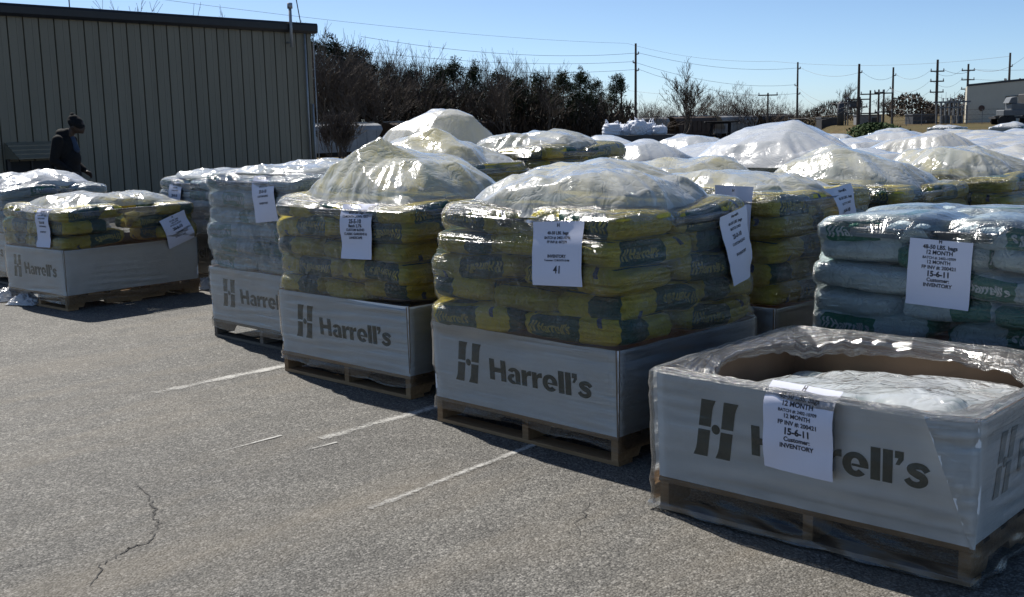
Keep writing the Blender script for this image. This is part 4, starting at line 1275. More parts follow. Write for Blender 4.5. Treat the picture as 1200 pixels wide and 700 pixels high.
pp = at(80, 165, 16.0)
per = link('person', remeshed('person', bod, .011, M['skin'], 3), None, (pp.x, 16.0, 0), R(-6))
tag(per, 'person in a dark knit hat and black jacket walking past the metal building, looking down', 'person')
jk = [('ell', (-.06, 0, 1.24), (.150, .205, .25), R(8)), ('ell', (-.03, 0, 1.00), (.158, .195, .20), R(-4)), ('ell', (-.065, 0, 1.385), (.105, .222, .090), R(12)), ('cap', (-.05, 0, 1.43), (.0, 0, 1.475), .086, .076), ('ell', (-.02, 0, .90), (.155, .185, .09), 0), ('ell', (-.07, 0, 1.465), (.095, .125, .075), R(25)), ('ell', (.02, 0, 1.12), (.135, .15, .15), 0)]
for s in (-1, 1):
    sh, el, wr = Vector((-.05, s * .205, 1.38)), Vector((-.10, s * .265, 1.10)), Vector((.085, s * .214, .955))
    jk += [('cap', sh, el, .078, .066), ('cap', el, wr, .064, .047)]
link('jacket', remeshed('jacket', jk, .012, M['cloth'], 6), per)
bn = [('ell', head + Vector((-.012, 0, .042)), (.112, .092, .092), R(28)), ('ell', head + Vector((-.035, 0, .085)), (.085, .078, .075), R(20)), ('ell', head + Vector((-.055, 0, .158)), (.032, .032, .028), 0)]
for k in range(20):
    a = 2 * math.pi * k / 20
    bn.append(('ell', head + Vector((.098 * math.cos(a) * .92 - .006, .088 * math.sin(a), .034 - .054 * math.cos(a))), (.022, .022, .036), R(28)))
link('knit_hat', remeshed('knit_hat', bn, .010, M['cloth'], 2), per)
tw = []
for s in (-1, 1):
    hip, kn, an = Vector((-.03, s * .095, .90)), Vector((.04 + s * .13, s * .10, .50)), Vector((-.03 + s * .20, s * .10, .12))
    tw += [('cap', hip, kn, .108, .078), ('cap', kn, an, .076, .070)]
tw += [('ell', (-.03, 0, .92), (.130, .170, .12), 0)]
link('trousers', remeshed('trousers', tw, .014, M['trouser'], 4), per)
for s in (-1, 1):
    an = Vector((-.03 + s * .20, s * .10, .085))
    link('shoe', remeshed('shoe', [('cap', an + Vector((-.03, 0, -.035)), an + Vector((.15, 0, -.042)), .048, .042), ('cap', an + Vector((0, 0, .03)), an, .052, .05)], .012, M['shoe'], 3), per)
link('shirt_collar', remeshed('shirt_collar', [('cap', (.060, 0, 1.40), (.112, 0, 1.24), .045, .05)], .012, M['cloth_blue'], 3), per)

# ------------------------------------------------------------------ trees
def bare_tree(seed, h=14.0, spread=.5, levels=6, r0=.2, rmin=.012, fork=.3, leader=True):
    r = random.Random(seed)
    t = MB(); tw = MB()
    def grow(p, d, L, rad, lev):
        n = 3 if lev < 3 else 2
        pts = [p]; rr = [rad]
        dd = d.copy()
        for i in range(n):
            dd = (dd + Vector((r.uniform(-1, 1), r.uniform(-1, 1), r.uniform(-.4, .8))) * (.10 if lev else .04)).normalized()
            pts.append(pts[-1] + dd * L / n); rr.append(max(rmin * .8, rad * (1 - .34 * (i + 1) / n)))
        (t if lev < 3 else tw).tube(pts, rr, 6 if lev < 2 else (4 if lev < 4 else 3), cap=False)
        if lev >= levels: return
        kids = r.choice((2, 3, 3)) if lev > 1 else r.choice((3, 4))
        if not leader and lev == 0: kids = 5
        for q in range(kids):
            a = r.uniform(0, 2 * math.pi)
            s = spread * (r.uniform(.15, .4) if q == 0 and leader else r.uniform(.6, 1.3))
            ref = dd.orthogonal().normalized(); per_ = (Matrix.Rotation(a, 3, dd) @ ref)
            nd = (dd * math.cos(s) + per_ * math.sin(s) + Vector((0, 0, .12 if leader else .22))).normalized()
            u = 1.0 if q == 0 else r.uniform(.45 if lev else .7, 1.0)
            base = pts[0].lerp(pts[-1], u) if u < 1 else pts[-1]
            grow(base, nd, L * (r.uniform(.72, .9) if q == 0 else r.uniform(.55, .8)), max(rmin, rr[-1] * (r.uniform(.75, .9) if q == 0 else r.uniform(.45, .7))), lev + 1)
    grow(Vector((0, 0, -.1)), Vector((0, 0, 1)), h * fork, r0, 0)
    zmax = max(v[2] for v in t.v + tw.v)
    k = h / zmax
    for m in (t, tw): m.v = [(v[0] * k, v[1] * k, v[2] * k) for v in m.v]
    return mesh('trunk', t.v, t.f, M['bark']), mesh('crown', tw.v, tw.f, M['twig'])

def pine_tree(seed, h=13.0):
    r = random.Random(seed)
    t = MB(); pts = [(0, 0, -.1)]
    for i in range(1, 7): pts.append((r.uniform(-.15, .15), r.uniform(-.15, .15), h * .95 * i / 6))
    t.tube(pts, [.19 - .026 * i for i in range(7)], 7)
    cv, cf = [], []
    nb = 64
    for b in range(nb):
        f = r.random() ** .8
        z = h * (.30 + .68 * f)
        wid = 2.5 * (1 - f) ** .55 * r.uniform(.5, 1.15) * (.75 if f < .12 else 1) + .45
        a = r.uniform(0, 2 * math.pi)
        tip = Vector((math.cos(a) * wid, math.sin(a) * wid, z + r.uniform(.1, .9)))
        root = Vector((0, 0, z - .5))
        t.tube([root, root.lerp(tip, .5) + Vector((0, 0, -.1)), tip], [.05, .035, .02], 3, cap=False)
        ncl = r.randrange(3, 6)
        for q in range(ncl):
            c = root.lerp(tip, r.uniform(.55, 1.05)) + Vector((r.gauss(0, .3), r.gauss(0, .3), r.gauss(0, .22)))
            R0 = r.uniform(.30, .62)
            for l in range(22):
                d = Vector((r.gauss(0, 1), r.gauss(0, 1), r.gauss(.25, .8))).normalized()
                p = c + d * R0 * r.uniform(.2, 1)
                e = d.orthogonal().normalized(); e = Matrix.Rotation(r.uniform(0, 6.3), 3, d) @ e
                L = r.uniform(.16, .34); w_ = .055
                k = len(cv); cv += [p - e * w_, p + e * w_, p + d * L + e * w_ * .4, p + d * L - e * w_ * .4]; cf.append((k, k + 1, k + 2, k + 3))
    return mesh('trunk', t.v, t.f, M['bark_dark']), mesh('crown', cv, cf, M['pine'])

def shrub(seed, h=2.0, w=1.0, n=900, mat='hedge', leaf=.10):
    r = random.Random(seed); cv, cf = [], []
    st = MB()
    for k in range(9):
        a = r.uniform(0, 6.28)
        st.tube([(0, 0, 0), (math.cos(a) * w * .3, math.sin(a) * w * .3, h * .45), (math.cos(a) * w * .6, math.sin(a) * w * .6, h * .8)], [.03, .02, .008], 4, cap=False)
    for k in range(n):
        a = r.uniform(0, 6.28); q = r.random() ** .5; z = h * r.random()
        rr = w * q * (math.sin(math.pi * (.15 + .80 * z / h)) ** .6) * (1 + .25 * math.sin(3 * a + seed))
        p = Vector((math.cos(a) * rr, math.sin(a) * rr, z)); d = Vector((r.gauss(0, 1), r.gauss(0, 1), r.gauss(.3, 1))).normalized(); e = d.orthogonal().normalized()
        b = len(cv); cv += [p - e * leaf * .4, p + e * leaf * .4, p + d * leaf]; cf.append((b, b + 1, b + 2))
    return mesh('stems', st.v, st.f, M['bark']), mesh('leaves', cv, cf, M[mat])

BARE = [bare_tree(200 + i, 14, (.52, .62, .48, .68, .56)[i], 6, .16, .021, (.34, .3, .38, .28, .32)[i]) for i in range(5)]
BIG = bare_tree(324, 14, .44, 7, .15, .012, .14, False)
ROUND = bare_tree(331, 8, .50, 6, .07, .010, .15, False)
PINE = [pine_tree(300 + i) for i in range(4)]
def tz(x, y): return float(terrain_z(np.array(float(x)), np.array(float(y))))
def plant(name, parts, p, h, ref, rz, label, cat, group, names=('trunk', 'crown'), wide=1.0):
    o = thing(name, label, cat, (p[0], p[1], tz(p[0], p[1])), rz, group)
    s = h / ref; o.scale = (s * wide, s * wide, s)
    for nm, me in zip(names, parts): link(nm, me, o)
    return o
def tree_at(px, ytop, dep, kind, label, wide=1.0, group='trees beyond the railway'):
    top = at(px, ytop, dep); z0 = tz(top.x, dep); h = top.z - z0
    if kind == 'pine': return plant('pine_tree', PINE[RT.randrange(4)], (top.x, dep), h, 13.0, RT.uniform(0, 6), label, 'tree', group, wide=wide)
    if kind == 'big': return plant('bare_tree', BIG, (top.x, dep), h, 14.0, 1.0, label, 'tree', group, wide=wide)
    if kind == 'round': return plant('bare_tree', ROUND, (top.x, dep), h, 8.0, 1.0, label, 'tree', group, wide=wide)
    return plant('bare_tree', BARE[RT.randrange(5)], (top.x, dep), h, 14.0, RT.uniform(0, 6), label, 'tree', group, wide=wide)
RT = random.Random(9)
def contour(px, pts):
    for (a, b), (c, d) in zip(pts, pts[1:]):
        if a <= px <= c: return b + (d - b) * (px - a) / (c - a)
    return pts[-1][1]
PT = [(365, 44), (405, 46), (430, 60), (455, 70), (490, 74), (520, 70), (545, 64), (570, 76), (600, 84), (635, 88), (660, 82), (680, 79), (700, 86), (722, 91), (733, 103)]
BT = [(365, 30), (385, 30), (400, 34), (415, 41), (435, 58), (452, 45), (470, 60), (490, 49), (510, 66), (545, 66), (560, 62), (575, 70), (596, 55), (615, 66), (632, 68), (648, 72), (668, 78), (690, 84), (730, 95)]
px = 366
k = 0
while px < 732:
    tree_at(px, contour(px, PT) + RT.uniform(0, 12), RT.uniform(150, 164), 'pine', 'dark evergreen pine in the wood beyond the railway', RT.uniform(.85, 1.15))
    px += RT.uniform(17, 30)
px = 364
while px < 715:
    tree_at(px, contour(px, BT) + RT.uniform(-1, 9), RT.uniform(150, 176), 'bare', 'leafless grey tree rising from the wood beyond the railway', RT.uniform(.9, 1.2))
    px += RT.uniform(4, 7)
for px, yt in ((370, 26), (376, 30), (381, 27), (388, 29), (396, 34), (403, 36), (410, 38), (429, 50), (446, 44), (458, 46), (452, 44), (490, 49), (596, 54), (590, 58), (641, 70), (421, 44)):
    tree_at(px, yt, RT.uniform(140, 150), 'bare', 'leafless grey tree rising from the wood beyond the railway', 1.1)
for px, yt, dp in ((741, 112, 190), (752, 108, 185), (765, 111, 180), (773, 116, 190)):
    tree_at(px, yt, dp, 'bare', 'small bare tree between the pole and the tall bare tree', 1.8, 'bare trees by the tall pole')
tree_at(803, 66, 150, 'big', 'tall bare tree with a rounded spreading crown against the sky', 1.15)
for px, yt, dp in ((788, 112, 200), (826, 100, 200), (836, 96, 210), (846, 95, 215), (858, 95, 210), (868, 97, 215), (880, 100, 210), (890, 101, 205), (902, 108, 220), (915, 114, 230), (924, 117, 225), (934, 118, 230), (945, 122, 235), (955, 121, 230), (962, 124, 235)):
    tree_at(px, yt, dp, 'bare', 'bare winter tree in the thinning line right of the tall bare tree', 1.7, 'bare trees thinning out to the right')
tree_at(992, 96, 170, 'round', 'pale bare tree with a rounded crown beside the double power pole', .8)
tree_at(1036, 111, 172, 'round', 'low wide bare tree behind the three-post power frame', 1.25)
for px, yt, lb in ((128, -6, 'bare treetop left of its neighbour over the building roof'), (168, -3, 'clumpy bare treetop over the middle of the building roof'), (222, 1, 'small bare treetop over the building roof'), (243, 4, 'low bare treetop over the right part of the building roof')):
    tree_at(px, yt, 75, 'bare', lb, 1.2, 'treetops over the building roof')
# winter brush filling the wood
rb = random.Random(77); cv, cf = [], []
for k in range(34000):
    px = rb.uniform(360, 745); dep = rb.uniform(146, 172); p0 = at(px, 150, dep)
    hmax = (11 if px < 480 else 8.5 if px < 640 else 6.5) * rb.uniform(.5, 1)
    zz = tz(p0.x, dep) + hmax * rb.random()
    d = Vector((rb.gauss(0, .5), rb.gauss(0, .5), 1)).normalized(); e = Vector((rb.gauss(0, 1), rb.gauss(0, 1), .1)).normalized()
    w_, L = rb.uniform(.04, .13), rb.uniform(.5, 1.4); p = Vector((p0.x, dep, zz)); b = len(cv)
    cv += [p - e * w_, p + e * w_, p + d * L]; cf.append((b, b + 1, b + 2))
o = link('undergrowth', mesh('undergrowth', cv, cf, M['brush'])); tag(o, 'dark tangled winter brush between the trees beyond the railway', 'undergrowth', kind='stuff')
cv, cf = [], []
for k in range(7000):
    px = rb.uniform(735, 1010); dep = rb.uniform(205, 240); p0 = at(px, 150, dep)
    zz = tz(p0.x, dep) + (3.6 if px < 800 else 5.2 if px < 900 else 3.6) * rb.random() + .3
    d = Vector((rb.gauss(0, .5), rb.gauss(0, .5), 1)).normalized(); e = Vector((rb.gauss(0, 1), rb.gauss(0, 1), .1)).normalized()
    w_, L = rb.uniform(.04, .12), rb.uniform(.5, 1.4); p = Vector((p0.x, dep, zz)); b = len(cv)
    cv += [p - e * w_, p + e * w_, p + d * L]; cf.append((b, b + 1, b + 2))
o = link('undergrowth', mesh('undergrowth', cv, cf, M['brush'])); tag(o, 'low brown brush under the thinning bare trees to the right', 'undergrowth', kind='stuff')
# bush by the corner of the building
bs = bare_tree(410, 2.6, .5, 6, .03, .005, .2, False)
p = at(398, 170, 36)
o = thing('bare_bush', 'dark leafless bush standing just right of the metal building', 'bush', (p.x, 36, 0))
for dx, dy, rz in ((0, 0, 0), (.25, .1, 1.3), (-.3, .15, 2.6), (.1, -.2, 4.0), (-.1, .3, 5.2)):
    for nm, me in (('branches', bs[0]), ('twigs', bs[1])):
        q = link(nm, me, o, (dx, dy, 0), rz); q.scale = (.8, .8, .85)
hs = shrub(500, 1.0, 1.0, 2600, 'hedge', .13)
for px, dep, h, w_, lb in ((1024, 60, 1.25, 1.6, 'rounded green shrub at the edge of the dry grass'), (1038, 61, .95, 1.5, 'lower green shrub beside the rounded one at the grass edge')):
    p = at(px, 150, dep)
    o = thing('green_shrub', lb, 'shrub', (p.x, dep, tz(p.x, dep)), 0, 'green shrubs by the grass'); o.scale = (w_ * .9, w_ * .9, h * .8)
    for nm, me in zip(('stems', 'leaves'), hs): link(nm, me, o)

# ------------------------------------------------------------------ railway cars
def rail_car(mat, label, p, rz, tall=4.3, tank=False):
    o = thing('railway_car', label, 'railway car', p, rz, 'railway cars in the long train')
    L, W_ = 16.2, 3.1
    z0, z1 = 1.25, tall
    b = MB()
    prof = [(-W_ / 2 * .93, z0 + .15), (-W_ / 2, z0 + .9), (-W_ / 2, z1 - .75), (-W_ / 2 * .86, z1 - .28), (-W_ / 2 * .5, z1 - .06), (0, z1), (W_ / 2 * .5, z1 - .06), (W_ / 2 * .86, z1 - .28), (W_ / 2, z1 - .75), (W_ / 2, z0 + .9), (W_ / 2 * .93, z0 + .15)]
    n = len(prof); P = []
    for x, sc, dz in ((-L / 2 + .5, .96, 0), (-L / 2 + .9, 1, 0), (L / 2 - .9, 1, 0), (L / 2 - .5, .96, 0)):
        P += [(x + (0 if z > z0 + 1.3 else (1.4 if x < 0 else -1.4)), y * sc, z) for y, z in prof]
    F = [tuple(range(n)), tuple(range(4 * n - 1, 3 * n - 1, -1))]
    for s in range(3): F += [(s * n + i, s * n + (i + 1) % n, (s + 1) * n + (i + 1) % n, (s + 1) * n + i) for i in range(n)]
    b.add(P, F)
    b.build('body', M[mat], o)
    rbm = MB()
    for k in range(9):
        for s in (-1, 1): rbm.box((-L / 2 + 1.6 + k * (L - 3.2) / 8, s * (W_ / 2 + .03), (z0 + z1) / 2 - .1), (.10, .10, z1 - z0 - 1.5))
    rbm.build('side_ribs', M[mat], o)
    wk = MB(); wk.box((0, 0, z1 + .10), (L - 1.5, .8, .05))
    for k in range(4): wk.box((-5.4 + 3.6 * k, 0, z1 + .06), (1.1, 1.1, .16))
    wk.build('roof_walkway', M['steel'], o)
    hp = MB()
    for k in range(3):
        x = -3.9 + 3.9 * k
        hp.add([(x - 1.7, -1.3, z0 + .3), (x + 1.7, -1.3, z0 + .3), (x + 1.7, 1.3, z0 + .3), (x - 1.7, 1.3, z0 + .3), (x - .5, -.5, .45), (x + .5, -.5, .45), (x + .5, .5, .45), (x - .5, .5, .45)], [(0, 1, 5, 4), (1, 2, 6, 5), (2, 3, 7, 6), (3, 0, 4, 7), (4, 5, 6, 7)])
    hp.build('discharge_hopper', M['car_dark'], o)
    fr = MB(); fr.box((0, 0, 1.05), (L, .5, .3))
    for s in (-1, 1):
        fr.box((s * (L / 2 - .2), 0, 1.15), (.25, 2.9, .35)); fr.box((s * (L / 2 - .45), 1.4, 2.2), (.06, .06, 2.2)); fr.box((s * (L / 2 - .45), -1.4, 2.2), (.06, .06, 2.2)); fr.box((s * (L / 2 + .25), 0, .95), (.6, .25, .25))
    fr.build('underframe', M['car_dark'], o)
    for s in (-1, 1):
        tk = MB()
        for yy in (-1.0, 1.0): tk.box((s * 5.9, yy, .55), (2.4, .12, .3))
        tb = tk.build('bogie', M['car_dark'], o)
        for dx in (-.85, .85):
            wh = MB()
            for yy in (-.75, .75): wh.tube([(s * 5.9 + dx, yy - .06, .44), (s * 5.9 + dx, yy + .06, .44)], .44, 16)
            wh.tube([(s * 5.9 + dx, -.75, .44), (s * 5.9 + dx, .75, .44)], .07, 8)
            wh.build('wheelset', M['car_dark'], tb)
    return o
ta, tb = Vector((-27.0, 118.0)), Vector((62.0, 236.0)); td = (tb - ta).normalized()
rzT = math.atan2(td.y, td.x)
KIN = ['car_grey', 'car_white', 'car_brown', 'car_brown', 'car_dark', 'car_grey', 'car_brown', 'car_grey', 'car_dark', 'car_grey', 'car_brown', 'car_dark']
DESC = ['grey hopper car hidden behind the building at the left end of the train', 'weathered white hopper car right of the metal building', 'rusty brown hopper car coupled behind the white one', 'brown hopper car behind the tallest plastic dome', 'dark hopper car behind the flattened pleated plastic',
        'grey hopper car left of the white bulk bags', 'rusty brown hopper car right of the white bulk bags', 'pale grey hopper car behind the dark utility vehicle', 'dark hopper car right of the utility vehicle', 'grey rounded hopper car near the right end of the train', 'brown hopper car next to last in the train', 'dark hopper car at the far right end of the train']
for k in range(9):
    q = ta + td * (17.1 * (k - .35))
    rail_car(KIN[k], DESC[k], (q.x, q.y, -2.75), rzT, 4.55 if k != 4 else 4.5)
rl = MB()
for s in (-.75, .75):
    nn = Vector((-td.y, td.x)) * s
    a, b = ta - td * 40 + nn, tb + td * 60 + nn
    rl.tube([(a.x, a.y, -2.80), (b.x, b.y, -2.80)], .06, 4)
tag(rl.build('railway_track', M['car_dark']), kind='structure')

# ------------------------------------------------------------------ flatbed with bulk bags, utility vehicle
p = at(742, 158, 48)
fb_ = thing('flatbed_trailer', 'dark low flatbed trailer carrying crumpled white bulk bags', 'trailer', (p.x, 48, tz(p.x, 48)), R(4))
d = MB(); d.box((0, 0, .78), (3.3, 2.0, .14)); d.box((0, -.98, .70), (3.4, .06, .2)); d.build('deck', M['car_dark'], fb_)
d = MB(); d.box((2.2, 0, .62), (1.2, .12, .12)); d.build('drawbar', M['car_dark'], fb_)
for x in (-.9, .1):
    d = MB()
    for y in (-1.02, 1.02): d.tube([(x, y - .1, .36), (x, y + .1, .36)], .36, 16)
    d.tube([(x, -1, .36), (x, 1, .36)], .05, 6); d.build('wheelset', M['dark'], fb_)
def bulk_bag(seed):
    bm = bmesh.new(); bmesh.ops.create_icosphere(bm, subdivisions=4, radius=1.0)
    for v in bm.verts:
        c = v.co.copy(); n_ = sn(seed, c.x * 2.2, c.y * 2.2, c.z * 2.2); n2 = sn(seed + 1, c.x * 6, c.y * 6, c.z * 6)
        q = (abs(c.x) ** 4 + abs(c.y) ** 4 + abs(c.z) ** 4) ** -.25
        v.co = c * q * (1 + .16 * n_ + .09 * abs(n2)); v.co.z = max(v.co.z, -.85)
    me = bpy.data.meshes.new('body'); bm.to_mesh(me); bm.free(); me.materials.append(M['bulk'])
    lp = MB(); r = random.Random(seed)
    for sx in (-.6, .6):
        for sy in (-.5, .5):
            hh = r.uniform(.2, .75)
            lp.tube([(sx - .16, sy, .65), (sx - .12 + r.uniform(-.1, .1), sy, .8 + hh * .6), (sx + r.uniform(-.3, .3), sy, .85 + hh), (sx + .14, sy, .8 + hh * .5), (sx + .16, sy, .65)], .06, 5)
    return me, mesh('lifting_loop', lp.v, lp.f, M['bulk'])
BULK = [bulk_bag(600 + i) for i in range(3)]
for k, (x, y, s, sz, lb) in enumerate(((-.95, -.2, .36, .28, 'white crumpled bulk bag at the left end of the flatbed'), (-.42, .2, .36, .24, 'white bulk bag with raised loops near the left end of the flatbed'), (.12, -.15, .36, .32, 'white bulk bag with loops standing high on the middle of the flatbed'), (.62, .15, .36, .28, 'white slumped bulk bag right of the middle of the flatbed'), (1.1, -.2, .30, .2, 'low white bulk bag at the right end of the flatbed'))):
    c = Vector((p.x, 48, 0)) + Matrix.Rotation(R(4), 3, 'Z') @ Vector((x, y, 0))
    o = thing('bulk_bag', lb, 'bulk bag', (c.x, c.y, tz(p.x, 48) + .85 + .85 * sz), k * 1.1, 'bulk bags on the flatbed'); o.scale = (s, s, sz)
    link('body', BULK[k % 3][0], o); link('lifting_loop', BULK[k % 3][1], o)
p = at(845, 152, 52)
zt_ = at(845, 142.5, 52).z
uv = thing('utility_vehicle', 'dark utility vehicle with an open roll cage and flat roof', 'vehicle', (p.x, 52, zt_ - 1.95), R(172))
b = MB(); b.box((0, 0, .62), (2.5, 1.35, .36)); b.box((1.0, 0, .88), (.75, 1.25, .22)); b.box((-.85, 0, .95), (.9, 1.35, .3)); bevel(b.build('body', M['cloth'], uv), .04)
b = MB()
for x0, x1 in ((.62, .38), (-.35, -.38)):
    for s in (-.6, .6): b.tube([(x0, s, .95), (x1, s, 1.88)], .045, 6)
for s in (-.6, .6): b.tube([(.38, s, 1.88), (-.38, s, 1.88)], .04, 6)
for x_ in (.38, -.38): b.tube([(x_, -.6, 1.86), (x_, .6, 1.86)], .04, 6)
b.build('roll_cage', M['cloth'], uv)
b = MB(); b.box((0, 0, 1.93), (1.5, 1.35, .07)); bevel(b.build('roof', M['cloth'], uv), .02)
b = MB(); b.box((-.1, 0, .92), (.5, 1.1, .16)); b.box((-.33, 0, 1.2), (.12, 1.1, .5)); bevel(b.build('seat', M['cloth'], uv), .03)
b = MB(); b.tube([(.25 + .02 * math.cos(a_), .3 + .17 * math.cos(a_), 1.2 + .17 * math.sin(a_)) for a_ in np.linspace(0, 6.283, 13)], .02, 5); b.build('steering_wheel', M['cloth'], uv)
for x in (.9, -.85):
    for s in (-.62, .62):
        b = MB(); b.tube([(x, s - .12, .32), (x, s + .12, .32)], .32, 18); b.build('wheel', M['dark'], uv)

# ------------------------------------------------------------------ power poles and wires
POLES = {}
def power_pole(key, px, ytop, dep, label, arms=(), r0=.16, lean=0.0):
    t = at(px, ytop, dep); z0 = tz(t.x, dep)
    o = thing('power_pole', label, 'power pole', (t.x, dep, z0), 0, 'wooden power poles')
    h = t.z - z0
    b = MB(); b.tube([(-lean, 0, -.3), (0, 0, h)], [r0 * 1.25, r0 * .8], 8); b.build('shaft', M['pole'], o)
    tops = []
    for dz, half, kind in arms:
        c = MB()
        if kind == 'arm': c.box((0, 0, h - dz), (half * 2, .14, .16))
        else: c.tube([(0, 0, h - dz), (half, 0, h - dz + .1)], .07, 5)
        c.build('crossarm', M['pole'], o)
        for s in ((-1, 1) if kind == 'arm' else (1,)):
            i_ = MB(); i_.tube([(s * half * .92, 0, h - dz + .05), (s * half * .92, 0, h - dz + .35)], .07, 6); i_.build('insulator', M['steel'], o)
        tops.append(Vector((t.x + (half * .92 if kind != 'arm' else -half * .9), dep, z0 + h - dz + .2)))
        if kind == 'arm': tops.append(Vector((t.x + half * .9, dep, z0 + h - dz + .2)))
    POLES[key] = (Vector((t.x, dep, z0 + h)), tops)
    return o
power_pole('a', 745, 51, 135, 'tall lone power pole standing right of the pine wood', ((1.3, .35, 'pin'), (2.3, -.35, 'pin'), (3.2, .35, 'pin')), .15, .12)
power_pole('a2', 728, 100, 190, 'short pole left of the tall lone power pole', ((.3, .5, 'arm'),), .16)
power_pole('b', 935, 73, 165, 'slim pole with stacked pins right of the thinning trees', ((1.0, .4, 'pin'), (3.4, -.4, 'pin'), (4.6, .4, 'pin'), (8.2, 1.3, 'arm')), .15)
power_pole('b2', 900, 109, 150, 'short pole with a single crossarm', ((.3, 1.3, 'arm'),), .13)
power_pole('c', 1007, 75, 150, 'power pole with side brackets beside the pale bare tree', ((1.2, .4, 'pin'), (4.6, 1.6, 'arm'), (5.6, 1.2, 'arm')), .19)
power_pole('d', 1047, 79, 160, 'slim power pole right of the three-post frame', ((1.2, .4, 'pin'), (3.0, -.4, 'pin'), (8.2, 1.0, 'arm')), .16)
power_pole('e', 1099, 70, 150, 'power pole with three stacked crossarms beside the substation', ((1.5, .9, 'arm'), (2.8, .9, 'arm'), (4.2, .9, 'arm'), (8.2, 1.4, 'arm')), .19)
power_pole('f', 1135, 75, 175, 'power pole with stacked crossarms rising behind the tan building', ((1.0, 1.0, 'arm'), (2.4, 1.0, 'arm'), (3.8, 1.0, 'arm')), .19)
power_pole('g', 1184, 62, 165, 'tallest power pole behind the tan building roof', ((2.0, .4, 'pin'), (4.0, -.4, 'pin')), .18)
for k, (px, yt, lb) in enumerate(((1020, 106, 'left post of the three-post power frame'), (1030, 105, 'middle post of the three-post power frame'), (1036, 105, 'right post of the three-post power frame'))):
    power_pole('h%d' % k, px, yt, 150 + k * 2, lb, ((.5, 1.3, 'arm'), (3.0, 1.2, 'arm')) if k != 1 else ((.4, .6, 'arm'),), .14)
def wire(name, pts, label, sag=1.2, r=.017):
    b = MB(); out = []
    for p0, p1 in zip(pts, pts[1:]):
        for k in range(13):
            t = k / 12; q = Vector(p0).lerp(Vector(p1), t); q.z -= sag * 4 * t * (1 - t); out.append(q)
    b.tube(out, r, 4, cap=False)
    tag(b.build(name, M['wire']), label, 'power line', 'overhead power lines')
PA, PB, PC, PD, PE, PF, PG = (POLES[k] for k in 'abcdefg')
far = Vector((95, 158, PG[0].z))
for k, (yy, lab) in enumerate(((43, 'upper'), (62, 'middle'), (74, 'lower'))):
    L0 = at(423 if k == 0 else 300, yy if k == 0 else (40, 42, 50)[k], 105)
    q = [L0, PA[1][k], PB[1][min(k, 2)], PC[1][min(k, 1)] - Vector((0, 0, .5 * k)), PD[1][min(k, 1)], PE[1][2 * k], PF[1][2 * k], Vector((far.x, far.y, far.z - 1 - 1.4 * k))]
    wire('power_line', q, f'{lab} power line running past the tall lone pole across the sky', (.9, 1.1, 1.3)[k])
wire('power_line', [at(60, -18, 110), at(735, 51, 215), at(905, 72, 200), at(1184, 66, 165)], 'faint high power line dropping from upper left across the sky', 1.0, .017)
wire('power_line', [at(735, 106, 190), at(900, 111, 150), PB[1][3], PC[1][4 if len(PC[1]) > 4 else -1], PD[1][2], PE[1][6], at(1140, 105, 165)], 'low distribution line sagging between the short poles', .5, .017)
wire('power_line', [PB[1][4], PC[1][3], PD[1][3], PE[1][7], at(1135, 106, 165)], 'second low distribution line toward the substation', .9, .017)
wire('power_line', [PD[1][3], at(1097, 121, 152)], 'line dipping to the substation from the slim pole', .6, .022)
wire('power_line', [PE[1][1], PF[1][1], PG[1][0], Vector((70, 110, 22))], 'line rising to the upper right corner past the tallest pole', .6, .022)

# ------------------------------------------------------------------ substation, sheds, tan building
p = at(1100, 140, 146)
ss = thing('substation', 'steel substation frame of posts and busbars by the tan building', 'substation', (p.x, 146, 0), R(3))
Hs = at(1116, 119, 146).z
for k in range(7):
    b = MB(); x = .3 + k * .56; hh = Hs * (1 if k < 5 else .82)
    b.box((x, 0, hh / 2), (.17, .17, hh)); b.box((x, 1.5, hh / 2), (.14, .14, hh)); b.build('post', M['machine'], ss)
    i_ = MB(); i_.tube([(x + .2, 0, hh + .05), (x + .2, 0, hh + .45)], .09, 6); i_.tube([(x, 0, hh), (x, 0, hh + .9 + .3 * (k % 2))], .02, 4); i_.build('insulator', M['steel'], ss)
b = MB(); b.box((2.0, 0, Hs - .06), (4.2, .16, .2)); b.box((2.0, 1.5, Hs - .06), (4.2, .16, .2)); b.box((1.6, 0, Hs - .75), (3.2, .12, .14)); b.build('busbar', M['machine'], ss)
b = MB(); b.box((1.0, .6, .55), (.9, .8, 1.1)); b.box((2.9, .6, .5), (.8, .8, 1.0)); bevel(b.build('transformer', M['machine'], ss), .05)
def shed(px0, px1, y0, dep, mat, label, depth=3.0):
    a, b_ = at(px0, y0, dep), at(px1, y0, dep)
    o = thing('low_shed', label, 'shed', ((a.x + b_.x) / 2, dep, tz(a.x, dep)), 0, 'low sheds by the substation')
    W_ = b_.x - a.x; h = a.z - tz(a.x, dep)
    m = MB(); m.box((0, depth / 2, h / 2), (W_, depth, h)); m.build('wall', M[mat], o)
    m = MB(); m.prism([(-W_ / 2 - .1, h + .004), (W_ / 2 + .1, h + .004), (W_ / 2 + .1, h + .10), (-W_ / 2 - .1, h + .16)], -.1, depth + .1); m.build('roof', M['machine'], o)
    m = MB(); m.box((W_ * .2, -.012, h * .4), (.9, .03, h * .75)); m.build('door', M['car_dark'], o)
shed(1070, 1097, 135, 150, 'shed', 'dark blue-grey shed left of the substation')
shed(1008, 1033, 136, 158, 'car_grey', 'grey low shed behind the green shrubs')
shed(963, 985, 139, 170, 'car_dark', 'dark low shed at the right end of the train')
p = at(985, 140, 155)
tk = thing('storage_silo', 'small blue-grey storage tank tower below the pale bare tree', 'storage tank', (p.x, 155, tz(p.x, 155)))
